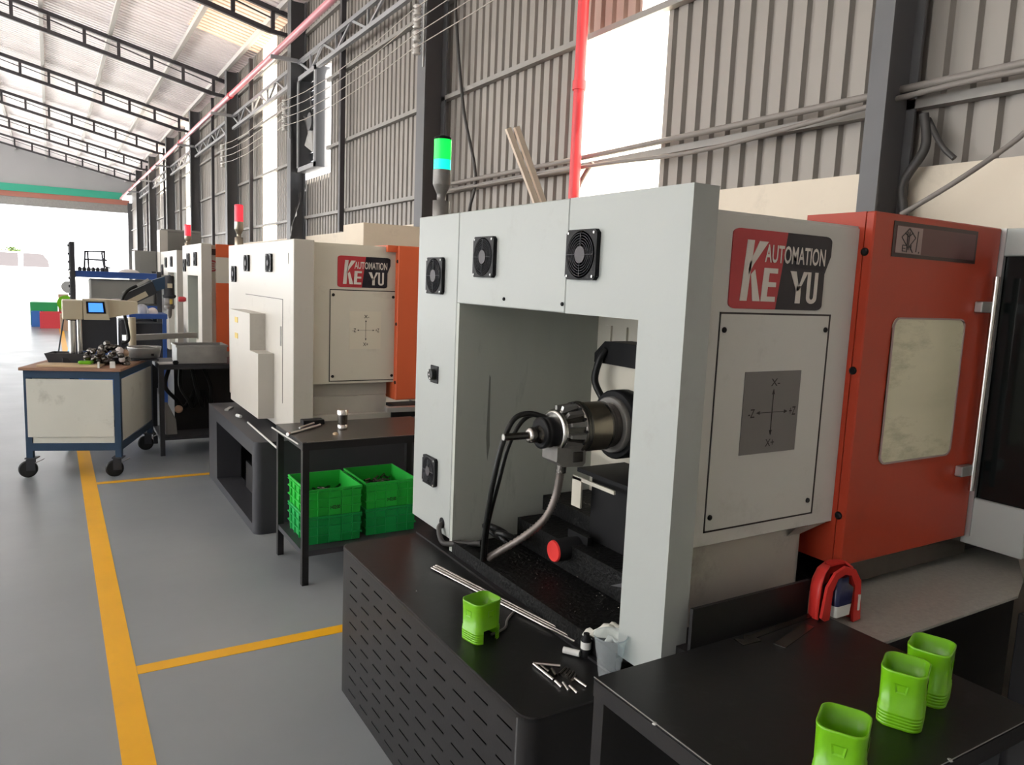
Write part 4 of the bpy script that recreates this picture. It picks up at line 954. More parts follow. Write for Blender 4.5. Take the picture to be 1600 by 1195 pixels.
cD = cup_proto((1.068, 1.868, .60), R(12), 'lime green cup with a cut-out foot, alone on the slotted black base', notch=True)
# ---------------- clear cup and rag
cc = thing('clear_cup', 'transparent plastic drinking cup on the black base at the near table corner', 'cup', (1.262, 1.50, .60))
b = MB(); b.lathe((1.262, 1.50, .60), (0, 0, 1), [(.002, .027), (.125, .045)], 32, caps=False); b.lathe((1.262, 1.50, .60), (0, 0, 1), [(.003, .0262), (.125, .0442)], 32, caps=False); b.part('cup_wall', 'clear', cc)
MB().cyl((1.262, 1.50, .601), (1.262, 1.50, .604), .027, n=28).part('cup_base', 'clear', cc)
MB().torus((1.262, 1.50, .725), (0, 0, 1), .0465, .0018, 36, 6).part('rim', 'clear', cc)
b = MB(); n = 14; vs = []; fs = []
for i in range(n):
    for j in range(n):
        x = 1.345 + .15 * i / (n - 1) - .06 * j / (n - 1); y = 1.535 + .12 * j / (n - 1) - .03 * i / (n - 1)
        z = .675 + .018 * math.sin(i * .9 + j * .5) + .012 * math.cos(j * 1.3) - .04 * abs(i / (n - 1) - .5)
        vs.append((x, y, z))
for i in range(n - 1):
    for j in range(n - 1): fs.append((i * n + j, (i + 1) * n + j, (i + 1) * n + j + 1, i * n + j + 1))
b.add(vs, fs, True); rg = b.thing('rag', 'paper', 'crumpled white rag behind the clear cup in the machine bay', 'rag')
so = rg.modifiers.new('thickness', 'SOLIDIFY'); so.thickness = .004
# ---------------- long rods, pins
for i in range(3):
    dx = .0125 * i; MB().cyl((1.165 + dx, 2.415 + .008 * i, .6062), (1.300 + dx, 1.706 - .004 * i, .6062), .0056, n=10).thing('steel_rod', 'rod_steel', ('left', 'middle', 'right')[i] + ' of three long bright steel rods side by side on the slotted base', 'rod', 'three long rods')
MB().tube(spline([(1.10, 1.86, .604), (1.16, 1.88, .604), (1.20, 1.93, .604), (1.27, 1.985, .604)], 6), .004, 8).thing('bent_wire', 'castgrey', 'short bent dull wire behind the lone green cup', 'wire')
MB().bar((1.03, 2.25, .6015), (1.034, 2.26, .6015), .003, .003).thing('metal_chip', 'steel', 'tiny bright chip on the slotted base left of the rods', 'chip')
pins = [((1.118, 1.654), (1.178, 1.608), 's'), ((1.118, 1.650), (1.119, 1.554), 's'), ((1.132, 1.632), (1.132, 1.595), 'd'), ((1.147, 1.604), (1.138, 1.570), 'd'),
        ((1.184, 1.590), (1.150, 1.572), 'd'), ((1.190, 1.583), (1.156, 1.563), 'd'), ((1.187, 1.571), (1.158, 1.552), 'd'), ((1.192, 1.563), (1.160, 1.540), 'd'), ((1.188, 1.549), (1.158, 1.528), 'd'),
        ((1.120, 1.546), (1.117, 1.512), 's'), ((1.133, 1.529), (1.124, 1.490), 's'), ((1.139, 1.508), (1.137, 1.470), 's'), ((1.174, 1.533), (1.178, 1.484), 's')]
pl = ['upper bright pin of the open V of pins', 'long lower bright pin of the open V of pins', 'dark pin just inside the open V', 'dark pin between the V and the row of dark pins',
      'first dark pin in the row of five, nearest the machine', 'second dark pin in the row of five', 'third dark pin in the row of five', 'fourth dark pin in the row of five', 'last dark pin in the row of five, nearest the cup',
      'short bright pin touching the tip of the V', 'bright pin below the row of dark pins', 'lowest bright pin of the heap', 'bright pin by the near table leg']
for (a, c_, k), l in zip(pins, pl):
    MB().cyl((a[0], a[1], .6052), (c_[0], c_[1], .6052), .0047, n=10).thing('small_pin', 'steel' if k == 's' else 'steel_dark', l, 'pin', 'small turned pins on the slotted base')
MB().cyl((1.234, 1.673, .611), (1.262, 1.632, .611), .0095, n=14).thing('white_bush', 'white_plastic', 'small white cylinder lying between the rods and the clear cup', 'bush')
ub = thing('capped_bottle', 'tiny dark bottle with a white band half hidden by the clear cup', 'bottle', (1.283, 1.632, .60))
MB().lathe((1.283, 1.632, .60), (0, 0, 1), [(0, .015), (.05, .015), (.06, .009), (.068, .009)], 16).part('bottle_body', 'plastic_blk', ub)
MB().cyl((1.283, 1.632, .024 + .60), (1.283, 1.632, .645), .0155, n=16).part('band', 'white_plastic', ub)
# steel strips on table 1
for (a, c_, l) in (((1.53, 1.17), (1.70, 1.215), 'dull steel strip on the near table pointing to the red holder'), ((1.49, 1.235), (1.77, 1.255), 'thin steel strip along the back edge of the near table')):
    MB().bar((*a, .7822), (*c_, .7822), .03 if 'dull' in l else .018, .003).thing('steel_strip', 'steel_dark', l, 'metal strip')
MB().prism([(1.45, 1.215), (1.51, 1.21), (1.515, 1.245), (1.49, 1.252), (1.475, 1.235), (1.455, 1.25)], .7805, .7835, 'z').thing('steel_bracket', 'steel_dark', 'small dark flat bracket at the back of the near table', 'bracket')

# ---------------- red holder with navy/white bottle
rh = thing('red_holder', 'red plastic shell at the table corner wrapped around a navy and white bottle', 'holder', (1.83, 1.235, .75))
loops = []
for z, w_, d_, off in ((.752, .066, .040, 0), (.79, .072, .044, 0), (.84, .072, .046, 0), (.875, .066, .044, .002), (.902, .052, .036, .004), (.918, .030, .022, .006)):
    loops.append([(1.838 + w_ * math.cos(a_) * 1.12, 1.240 + off + d_ * max(-.25, math.sin(a_)), z) for a_ in [R(-14 + 208 * i / 24) for i in range(25)]])
b = MB(); n = 25; vs = [p for l in loops for p in l]; fs = []
for k in range(len(loops) - 1):
    for i in range(n - 1): fs.append((k * n + i, k * n + i + 1, (k + 1) * n + i + 1, (k + 1) * n + i))
b.add(vs, fs, True); b.add(loops[-1], [tuple(range(n))]); sh2 = b.part('shell', 'tank_red', rh)
so = sh2.modifiers.new('thickness', 'SOLIDIFY'); so.thickness = .006; so.offset = 1
b = MB(); b.prism([(1.752, .79), (1.765, .875), (1.795, .91), (1.838, .922), (1.882, .908), (1.912, .87), (1.926, .755), (1.893, .752), (1.886, .86), (1.866, .893), (1.838, .90), (1.808, .892), (1.79, .86), (1.785, .765)], 1.214, 1.222, 'y'); b.part('front_rim', 'tank_red', rh)
b = MB(); b.box(1.906, 1.913, 1.211, 1.2145, .785, .83); b.part('tape_patch', 'white_plastic', rh)
b = MB(); b.loft([rsq(.064, .045, .008, .782, dx=1.838, dy=1.232), rsq(.070, .048, .008, .815, dx=1.838, dy=1.232)], True); b.part('bottle_body', 'white_plastic', rh, 'white lower bottle')
b = MB(); b.loft([rsq(.072, .050, .010, .815, dx=1.838, dy=1.232), rsq(.076, .052, .012, .86, dx=1.838, dy=1.232), rsq(.050, .040, .012, .872, dx=1.838, dy=1.232), rsq(.046, .038, .012, .892, dx=1.838, dy=1.232)], True); b.part('bottle_cap', 'navy', rh, 'navy blue top')

# ---------------- green crates under table 2
def crate(w, d, h, label, stamp=False, group='green crates under the steel table'):
    r = thing('plastic_crate', label, 'crate', (0, 0, 0), group)
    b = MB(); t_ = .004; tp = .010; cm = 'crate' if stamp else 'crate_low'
    o0 = [(-w / 2 + tp, -d / 2 + tp, 0), (w / 2 - tp, -d / 2 + tp, 0), (w / 2 - tp, d / 2 - tp, 0), (-w / 2 + tp, d / 2 - tp, 0)]
    o1 = [(-w / 2 + .006, -d / 2 + .006, h - .012), (w / 2 - .006, -d / 2 + .006, h - .012), (w / 2 - .006, d / 2 - .006, h - .012), (-w / 2 + .006, d / 2 - .006, h - .012)]
    o2 = [(-w / 2, -d / 2, h - .011), (w / 2, -d / 2, h - .011), (w / 2, d / 2, h - .011), (-w / 2, d / 2, h - .011)]
    o3 = [(p[0], p[1], h) for p in o2]
    i3 = [(p[0] * (1 - 2 * .007 / w), p[1] * (1 - 2 * .007 / d), h) for p in o2]; i0 = [(p[0] * .95, p[1] * .95, .006) for p in o0]
    b.loft([o0, o1, o2, o3, i3, i0], False, True, True); b.part('crate_shell', cm, r)
    b = MB()
    for sy in (-1, 1):
        for k in (-.3, -.1 + .0, .13, .32):
            x = w * k; b.box(x - .003, x + .003, sy * (d / 2 - .006), sy * (d / 2 + .003), .004, h - .006)
        for z in (.3, .62, .88): b.box(-w / 2 + .004, w / 2 - .004, sy * (d / 2 - .006), sy * (d / 2 + .0015), h * z - .003, h * z + .003)
    for sx in (-1, 1):
        for k in (-.33, -.12, .12, .33):
            y = d * k; b.box(sx * (w / 2 - .006), sx * (w / 2 + .003), y - .003, y + .003, .004, h - .006)
        for z in (.3, .62, .88): b.box(sx * (w / 2 - .006), sx * (w / 2 + .0015), -d / 2 + .004, d / 2 - .004, h * z - .003, h * z + .003)
    b.part('ribs', cm, r)
    b = MB(); b.box(-.035, .03, -d / 2 - .0005, -d / 2 + .004, h * .08, h * .6); lb = b.part('stamp_panel', cm, r)
    if stamp:
        b = MB(); text_mb(b, '2+02:00', -.033, .028, h * .24, h * .38, 'y', -d / 2 - .002, .03); b.part('stamp', 'ink', lb)
    return r
cw, cd_, ch = .315, .385, .155
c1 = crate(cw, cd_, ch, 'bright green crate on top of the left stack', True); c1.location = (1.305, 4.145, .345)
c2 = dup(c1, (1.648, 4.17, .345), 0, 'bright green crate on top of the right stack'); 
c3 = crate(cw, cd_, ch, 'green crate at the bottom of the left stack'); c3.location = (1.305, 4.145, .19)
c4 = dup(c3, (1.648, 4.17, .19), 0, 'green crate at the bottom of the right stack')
b = MB(); 
for i in range(26):
    x, y = random.uniform(1.19, 1.42), random.uniform(4.0, 4.3); a_ = random.uniform(0, 3.1); b.cyl((x, y, .40 + random.uniform(0, .012)), (x + .05 * math.cos(a_), y + .05 * math.sin(a_), .402 + random.uniform(0, .02)), .007, n=6)
b.thing('machined_parts', 'steel_dark', 'heap of dark turned parts inside the left top crate', 'metal parts', kind='stuff')
b = MB()
for i in range(26):
    x, y = random.uniform(1.54, 1.75), random.uniform(4.04, 4.3); a_ = random.uniform(0, 3.1); b.cyl((x, y, .43 + random.uniform(0, .012)), (x + .05 * math.cos(a_), y + .05 * math.sin(a_), .432 + random.uniform(0, .02)), .007, n=6)
b.thing('machined_parts', 'steel_dark', 'heap of dark turned parts inside the right top crate', 'metal parts', kind='stuff')
# things on table 2
wp = thing('turned_workpiece', 'upright chrome cylinder with a dark waist on the crate table', 'workpiece', (1.405, 4.14, .785))
MB().lathe((1.405, 4.14, .785), (0, 0, 1), [(0, .026), (.004, .028), (.03, .028), (.032, .022)], 24).part('foot', 'steel', wp)
MB().lathe((1.405, 4.14, .785), (0, 0, 1), [(.032, .026), (.088, .028)], 24).part('waist', 'steel_dark', wp)
MB().lathe((1.405, 4.14, .785), (0, 0, 1), [(.088, .031), (.112, .031), (.116, .026)], 24).part('rim', 'steel', wp)
MB().lathe((1.325, 4.02, .785), (0, 0, 1), [(0, .015), (.006, .016), (.012, .008)], 10).thing('wood_chip', 'wood', 'small pale wood chip beside the chrome cylinder', 'chip')
tl = thing('clamp_tool', 'pair of bright metal bars lying crossed on the left end of the crate table', 'tool', (1.2, 4.18, .785))
MB().cyl((1.09, 4.09, .792), (1.315, 4.27, .795), .007, n=10).part('bar', 'alu', tl); MB().cyl((1.17, 4.18, .802), (1.29, 4.31, .800), .0055, n=10).part('bar', 'alu', tl)
MB().lathe((1.09, 4.09, .792), (-.6, -.6, 0), [(0, .010), (.02, .010)], 10).part('tip', 'steel', tl)
MB().box(1.235, 1.36, 4.33, 4.40, .785, .812, .003).thing('black_block', 'plastic_blk', 'small black block at the back of the crate table', 'block')
MB().cyl((1.085, 4.45, .76), (1.095, 3.93, .765), .0045, n=8).thing('thin_rod', 'white_plastic', 'thin pale rod against the left edge of the crate table', 'rod', 'thin rods beside the crate table')

# ================================================================== CART AND ITS LOAD
ct = thing('tool_cart', 'dark blue wheeled cart with dirty cream side panels in the aisle', 'cart', (.12, 6.65, 0))
ca, cb_, cya, cyb, chh = -.265, .415, 6.28, 7.30, .845
for x in (ca, cb_ - .045):
    for y in (cya, cyb - .045): MB().box(x, x + .045, y, y + .045, .16, chh).part('post', 'cart_blue', ct)
for z0, z1 in ((chh - .06, chh), (.215, .275)):
    b = MB(); b.box(ca + .045, cb_ - .045, cya, cya + .04, z0, z1); b.box(ca + .045, cb_ - .045, cyb - .04, cyb, z0, z1); b.box(ca, ca + .04, cya + .045, cyb - .045, z0, z1); b.box(cb_ - .04, cb_, cya + .045, cyb - .045, z0, z1)
    b.part('frame_rail', 'cart_blue', ct)
b = MB(); b.box(ca + .02, cb_ - .048, cya - .006, cya - .001, .325, chh - .065, .001); b.box(ca + .05, cb_ - .05, cya + .006, cya + .012, .275, .325); b.part('front_panel', 'cart_panel', ct)
b = MB(); b.box(cb_ - .006, cb_ + .0, cya + .05, cyb - .05, .285, chh - .065); b.part('side_panel', 'cart_panel', ct)
b = MB(); b.box(ca, ca + .006, cya + .05, cyb - .05, .285, chh - .065); b.part('side_panel', 'cart_panel', ct)
MB().box(ca - .025, cb_ + .015, cya - .02, cyb + .02, chh, chh + .022, .002).part('cart_top', 'board', ct)
def caster(x, y, rz_):
    e = empty_part('caster', ct, (x, y, .15)); c_, s_ = math.cos(rz_), math.sin(rz_); d = Vector((c_, s_, 0)); w = Vector((-s_, c_, 0)); A = Vector((x, y, .066)) + d * -.03
    MB().lathe(A - w * .016, w, [(0, .055), (.004, .066), (.030, .066), (.034, .055)], 24).part('wheel', 'rubber', e)
    b = MB(); b.box(x - .04, x + .04, y - .04, y + .04, .150, .16); b.obox(Vector((x, y, .10)) + d * -.01 - w * .02, d, w, (0, 0, 1), .03, .002, .045); b.obox(Vector((x, y, .10)) + d * -.01 + w * .02, d, w, (0, 0, 1), .03, .002, .045); b.part('fork', 'charcoal', e)
    b = MB(); b.obox(Vector((x, y, .128)) + d * .05, d + Vector((0, 0, .5)), w, (0, 0, 1), .035, .015, .003); b.part('brake_lever', 'castgrey', e)
caster(ca + .03, cya + .03, .15); caster(cb_ - .03, cya + .03, .25); caster(ca + .03, cyb - .03, .3); caster(cb_ - .03, cyb - .03, .2)
TOP = chh + .022
PV, PN, AN = Vector((.415, 6.28, 0)), Vector((.440, 6.62, 0)), R(-19)
def on_cart(o):
    d = Vector(o.location) - PV; c_, s_ = math.cos(AN), math.sin(AN)
    o.location = (PN.x + d.x * c_ - d.y * s_, PN.y + d.x * s_ + d.y * c_, o.location[2]); o.rotation_euler = (0, 0, AN); return o
on_cart(ct)
# board on cart, tray, box etc
on_cart(MB().box(-.19, .25, 6.33, 6.50, TOP, TOP + .016, .002).thing('wooden_board', 'wood', 'pale wooden board lying on the front of the cart top', 'board'))
b = MB(); bx0, bx1, by0, by1 = -.20, .10, 6.52, 6.72
o0 = [(bx0 + .03, by0 + .02, TOP), (bx1 - .03, by0 + .02, TOP), (bx1 - .03, by1 - .02, TOP), (bx0 + .03, by1 - .02, TOP)]; o1 = [(bx0, by0, TOP + .085), (bx1, by0, TOP + .085), (bx1, by1, TOP + .085), (bx0, by1, TOP + .085)]
i1 = [(bx0 + .01, by0 + .01, TOP + .085), (bx1 - .01, by0 + .01, TOP + .085), (bx1 - .01, by1 - .01, TOP + .085), (bx0 + .01, by1 - .01, TOP + .085)]; i0 = [(bx0 + .04, by0 + .03, TOP + .01), (bx1 - .04, by0 + .03, TOP + .01), (bx1 - .04, by1 - .03, TOP + .01), (bx0 + .04, by1 - .03, TOP + .01)]
b.loft([o0, o1, i1, i0], False); on_cart(b.thing('black_tray', 'charcoal', 'black plastic tray on the cart below the cream press head', 'tray'))
on_cart(MB().box(.08, .18, 6.40, 6.47, TOP + .016, TOP + .042, .008).thing('green_sponge', 'green_cup', 'small lime green block on the wooden board of the cart', 'block'))
on_cart(MB().box(.252, .266, 6.30, 6.315, TOP, TOP + .05).thing('pale_block', 'white_plastic', 'narrow upright pale peg at the front edge of the cart', 'peg'))
on_cart(MB().box(.335, .37, 6.32, 6.34, TOP, TOP + .05).thing('pale_block', 'white_plastic', 'squarer upright pale block near the cart corner', 'block'))
# cream press head
pr_ = thing('marking_press', 'cream machine head with a blue screen on a chrome column, on the cart', 'press', (.2, 6.95, TOP))
MB().box(.06, .50, 7.0, 7.24, TOP, TOP + .05, .004).part('base_plate', 'charcoal', pr_)
MB().cyl((.135, 7.08, TOP + .05), (.135, 7.08, 1.24), .025, n=20).part('column', 'steel', pr_)
MB().cyl((.19, 7.12, TOP + .05), (.19, 7.12, 1.24), .018, n=16).part('column', 'steel', pr_)
MB().lathe((.135, 7.08, 1.215), (0, 0, 1), [(0, .038), (.025, .038)], 20).part('collar', 'plastic_blk', pr_)
b = MB(); b.box(.07, .21, 6.84, 7.06, 1.235, 1.385, .006); b.part('head_cover', 'press', pr_)
b = MB(); b.prism([(.215, 1.235), (.395, 1.235), (.375, 1.395), (.21, 1.395)], 6.83, 7.06, 'y'); b.part('screen_housing', 'press', pr_)
b = MB(); b.prism([(.395, 1.25), (.60, 1.29), (.60, 1.38), (.375, 1.395)], 6.87, 7.05, 'y'); b.part('rear_housing', 'press', pr_)
MB().prism([(.235, 1.285), (.37, 1.285), (.36, 1.38), (.232, 1.38)], 6.826, 6.83, 'y').part('screen_bezel', 'plastic_blk', pr_)
MB().prism([(.25, 1.297), (.352, 1.297), (.346, 1.368), (.248, 1.368)], 6.823, 6.826, 'y').part('screen', 'screen', pr_)
sq = on_cart(MB().lathe((.12, 6.66, TOP), (0, 0, 1), [(0, .03), (.05, .03), (.07, .012), (.12, .006)], 14).thing('squeeze_bottle', 'clearbag', 'small translucent squeeze bottle beside the press column on the cart', 'bottle'))
# parts heap, bag, feeder bowl
b = MB(); random.seed(3)
for i in range(64):
    x = random.uniform(.22, .54); x, y, z = x, random.uniform(6.84, 7.0), TOP + random.uniform(.012, .19) * (1 - abs(x - .38) * 3.0)
    d = Vector((random.uniform(-1, 1), random.uniform(-1, 1), random.uniform(-.4, .4))).normalized(); r_ = random.uniform(.012, .026)
    b.lathe(Vector((x, y, z)) - d * .02, d, [(0, r_ * .7), (.01, r_), (.03, r_), (.045, r_ * .5)], 9)
b.thing('parts_heap', 'steel_dark', 'heap of dark oily fittings in the middle of the cart top', 'metal parts', kind='stuff')
for i, (x, y, z, r_) in enumerate(((.46, 6.86, TOP + .12, .030), (.50, 6.88, TOP + .10, .028), (.475, 6.85, TOP + .05, .022))):
    MB().lathe((x, y, z - r_), (0, .1, 1), [(0, r_ * .6), (r_ * .5, r_), (r_ * 1.4, r_), (r_ * 2, r_ * .4)], 12).thing('white_rag_ball', 'bag' if i != 1 else 'card', ('largest pale wad', 'tan wad', 'small pale wad')[i] + ' on the heap of parts on the cart', 'wad')
bf = thing('feeder_bowl', 'round dull steel feeder bowl at the right end of the cart', 'bowl', (.68, 7.27, .84))
bx_, by_ = .68, 7.27
b = MB(); b.lathe((bx_, by_, .880), (0, 0, 1), [(0, .06), (.01, .120), (.095, .136), (.102, .136), (.102, .130), (.03, .118), (.03, .02)], 32, caps=False); b.part('bowl_wall', 'galv', bf)
MB().cyl((bx_, by_, .911), (bx_, by_, .914), .118, n=24).part('bowl_floor', 'steel_dark', bf)
MB().torus((bx_, by_, .972), (0, 0, 1), .10, .007, 24, 6).part('spiral_track', 'galv', bf)
MB().box(bx_ + .04, bx_ + .062, by_ - .135, by_ - .122, .91, .93).part('label', 'ink', bf)
MB().box(.52, .78, 7.15, 7.40, .868, .88).part('mounting_plate', 'charcoal', bf)
# articulated tapping arm
ar = thing('tapping_arm', 'dark articulated arm with a beige striped link and a hanging drill motor', 'drill arm', (.72, 7.1, .9))
YA = 7.52; arm_shift = -.05
b = MB(); b.cyl((.66, YA, .89), (.66, YA, 1.22), .03, n=16); b.box(.60, .76, YA - .08, YA + .08, .868, .89); b.part('pedestal', 'press', ar)
b = MB(); b.bar((.60, YA, 1.36), (.86, YA, 1.50), .07, .11, (0, 0, 1)); b.part('arm_link', 'charcoal', ar)
b = MB(); b.bar((.615, YA - .04, 1.34), (.78, YA - .04, 1.435), .01, .045, (0, 0, 1)); b.part('link_plate', 'press', ar)
b = MB(); b.bar((.59, YA, 1.43), (.80, YA, 1.56), .02, .02, (0, 0, 1)); b.part('parallel_bar', 'alu', ar)
b = MB(); b.tube(spline([(.70, YA - .06, 1.50), (.62, YA - .07, 1.45), (.58, YA - .07, 1.36), (.60, YA - .07, 1.22), (.62, YA - .07, 1.10), (.62, YA - .07, 1.02), (.57, YA - .06, .99)], 8), .014, 8); b.part('arm_cable', 'rubber', ar)
b = MB(); b.bar((.84, YA, 1.505), (.99, YA, 1.56), .09, .10); b.part('arm_joint', 'cart_blue', ar)
MB().lathe((.965, YA - .02, 1.40), (0, 0, 1), [(0, .05), (.01, .055), (.02, .06), (.03, .045), (.19, .045), (.2, .035)], 20).part('motor', 'charcoal', ar)
MB().box(.945, .985, YA - .073, YA - .066, 1.49, 1.53).part('label', 'press', ar)
MB().lathe((.965, YA - .02, 1.30), (0, 0, 1), [(0, .04), (.02, .045), (.035, .045), (.036, .04), (.10, .04)], 20).part('gear_head', 'castgrey', ar)
MB().box(.962, .985, YA - .064, YA - .058, 1.345, 1.39).part('label', 'yellowlabel', ar)
MB().lathe((.965, YA - .02, 1.215), (0, 0, 1), [(0, .008), (.03, .02), (.085, .022)], 14).part('chuck', 'castgrey', ar)
ar.location = (ar.location[0] + arm_shift, ar.location[1], ar.location[2])
MB().bar((.55, 7.6, 1.03), (1.2, 7.95, 1.03), .06, .05).thing('steel_rail', 'alu', 'long bright steel rail beyond the feeder bowl', 'rail')
# table 3 objects
sc = thing('scrap_tray', 'rectangular galvanised tray on the dark table by the cart', 'tray', (1.16, 7.5, .82))
b = MB(); x0, x1, y0, y1, z0, z1 = .945, 1.37, 7.30, 7.62, .822, .985
for A in ((x0, x0 + .004, y0, y1), (x1 - .004, x1, y0, y1), (x0 + .004, x1 - .004, y0, y0 + .004), (x0 + .004, x1 - .004, y1 - .004, y1)): b.box(*A, z0, z1)
b.box(x0 + .004, x1 - .004, y0 + .004, y1 - .004, z0, z0 + .004); b.part('tray_body', 'galv', sc)
b = MB(); b.box(x0 - .01, x1 + .01, y0 - .01, y0, z1 - .014, z1 + .002); b.box(x0 - .01, x0, y0, y1, z1 - .014, z1 + .002); b.box(x1, x1 + .01, y0, y1, z1 - .014, z1 + .002); b.part('rolled_rim', 'alu', sc)
MB().box(.80, .93, 7.28, 7.45, .8205, .826).thing('paper_sheet', 'white_plastic', 'white sheet lying on the dark table left of the scrap tray', 'sheet')
MB().lathe((.93, 7.27, .82), (0, 0, 1), [(0, .02), (.02, .026), (.035, .015)], 12).thing('black_fitting', 'plastic_blk', 'small black fitting in front of the scrap tray', 'fitting')
# black bags/cables under table 3
for i in range(4):
    MB().tube(spline([(.9 + .1 * i, 7.5, .75), (.86 + .13 * i, 7.44, .6), (.95 + .1 * i, 7.42, .48), (1.02 + .08 * i, 7.45, .40), (1.12 + .03 * i, 7.5, .55)], 7), .018, 7).thing('black_hose', 'plastic_blk', ('leftmost', 'second', 'third', 'rightmost')[i] + ' of the glossy black hoses looping under the dark table', 'hose', 'black hoses under the table')
MB().box(.95, 1.5, 7.55, 7.8, .17, .78).thing('coolant_tank', 'black', 'black tank on the shelf under the dark table', 'tank')
b = MB(); b.loft([rsq(.10, .08, .02, .17, dx=.90, dy=7.4), rsq(.09, .06, .02, .30, dx=.895, dy=7.4), rsq(.02, .02, .005, .46, dx=.86, dy=7.4)], True); b.thing('grey_bag', 'greybox', 'grey draped bag under the dark table beside its left leg', 'bag')
MB().lathe((.955, 7.37, .40), (.2, -1, .1), [(0, .02), (.01, .035), (.03, .035), (.04, .02)], 14).thing('copper_roll', 'card', 'small copper coloured roll under the dark table', 'roll')

# ================================================================== FAR RACK AND FLOOR BINS
rk = thing('storage_rack', 'blue steel rack piled with oddments, far down the aisle', 'rack', (.7, 11.2, 0))
for x in (.24, 1.22):
    for y in (11.0, 11.6): MB().box(x - .028, x + .028, y - .028, y + .028, 0, 1.95 if x < 1 else 1.62).part('post', 'charcoal', rk)
for z in (1.56, 1.14, .55):
    MB().box(.268, 1.192, 10.985, 11.015, z - .045, z + .035).part('beam', 'blue_beam', rk); MB().box(.268, 1.192, 11.585, 11.615, z - .045, z + .035).part('beam', 'blue_beam', rk)
    MB().box(.21, 1.25, 11.016, 11.584, z + .02, z + .035).part('shelf', 'galv', rk)
b = MB(); 
for k in range(8): b.cyl((.205, 11.0, 1.2 + .1 * k), (.19, 11.0, 1.2 + .1 * k), .015, n=8)
b.part('hook', 'charcoal', rk)
MB().box(.30, .72, 11.05, 11.5, .59, 1.02, .01).thing('black_crate', 'charcoal', 'black crate on the bottom shelf of the blue rack, left one', 'crate'); MB().box(.76, 1.16, 11.05, 11.5, .59, .98, .01).thing('black_crate', 'charcoal', 'black crate on the bottom shelf of the blue rack, right one', 'crate')
MB().box(.32, 1.14, 11.06, 11.5, 0, .45, .01).thing('blue_crate', 'bin_blue', 'wide blue crate on the floor under the blue rack', 'crate')
fr = thing('chair_frame', 'dark bare chair-like frame on the top shelf of the blue rack', 'frame', (.5, 11.3, 1.6))
b = MB(); z0 = 1.595
for a_, c_ in (((.37, 11.1, z0), (.385, 11.1, 1.84)), ((.385, 11.1, 1.84), (.60, 11.1, 1.85)), ((.60, 11.1, 1.85), (.60, 11.1, 1.66)), ((.42, 11.3, 1.84), (.43, 11.3, z0)), ((.58, 11.3, 1.84), (.61, 11.3, z0)), ((.385, 11.1, 1.84), (.42, 11.3, 1.84)), ((.60, 11.1, 1.85), (.58, 11.3, 1.84)), ((.37, 11.1, 1.74), (.63, 11.1, 1.74)), ((.60, 11.1, 1.66), (.66, 11.1, 1.64))): b.bar(a_, c_, .022, .02)
b.part('tube_frame', 'charcoal', fr)
MB().box(.42, 1.18, 11.06, 11.5, 1.18, 1.50, .02).thing('grey_carton', 'greybox', 'large grey sheet-wrapped carton between the rack beams', 'carton')
def blob(x, y, z, sx, sy, sz, name, m, l, cat, seed=1):
    random.seed(seed); b = MB(); loops = []
    for k in range(7):
        ph = -math.pi / 2 * .0 + k / 6 * math.pi / 2; loops.append([(x + sx * math.cos(ph) * math.cos(a_) * (1 + .12 * math.sin(3 * a_ + seed)) + .001, y + sy * math.cos(ph) * math.sin(a_), z + sz * math.sin(ph) * (1 + .08 * math.cos(2 * a_))) for a_ in [2 * math.pi * i / 18 for i in range(18)]])
    b.loft(loops, True); return b.thing(name, m, l, cat)
blob(.86, 11.03, 1.595, .12, .08, .04, 'white_bag', 'bag', 'flat white bag on the top shelf of the blue rack', 'bag', 2)
blob(.50, 10.94 + .12, 1.175, .10, .1, .035, 'white_bag', 'bag', 'small white bag behind the cream press head', 'bag', 3)
blob(.72, 10.93 + .12, 1.175, .14, .1, .075, 'white_bag', 'bag', 'plump white bag on the middle rack shelf', 'bag', 4)
for i in range(7):
    MB().lathe((.32 + .05 * i, 11.08, 1.595), (0, .2, 1), [(0, .022), (.03, .026), (.05, .012)], 8).thing('rack_fitting', 'charcoal', 'small dark fitting in the row on the top shelf of the blue rack', 'fitting', 'dark fittings on the rack top shelf')
bt = thing('bench', 'blue edged bench with pale bags in front of the farthest lathe', 'bench', (.95, 9.4, 0))
MB().box(.72, 1.10, 9.2, 9.6, 1.11, 1.16).part('bench_top', 'blue_beam', bt)
for x in (.74, 1.05): MB().box(x, x + .04, 9.2, 9.24, 0, 1.11).part('leg', 'blue_beam', bt)
MB().box(.73, 1.09, 9.25, 9.6, .6, 1.05).part('cabinet', 'charcoal', bt)
blob(.86, 9.35, 1.16, .08, .07, .10, 'white_bag', 'clearbag', 'clear crumpled bag on the blue edged bench', 'bag', 5)
blob(.97, 9.40, 1.16, .06, .06, .06, 'white_bag', 'bag', 'white bag at the right end of the blue edged bench', 'bag', 6)
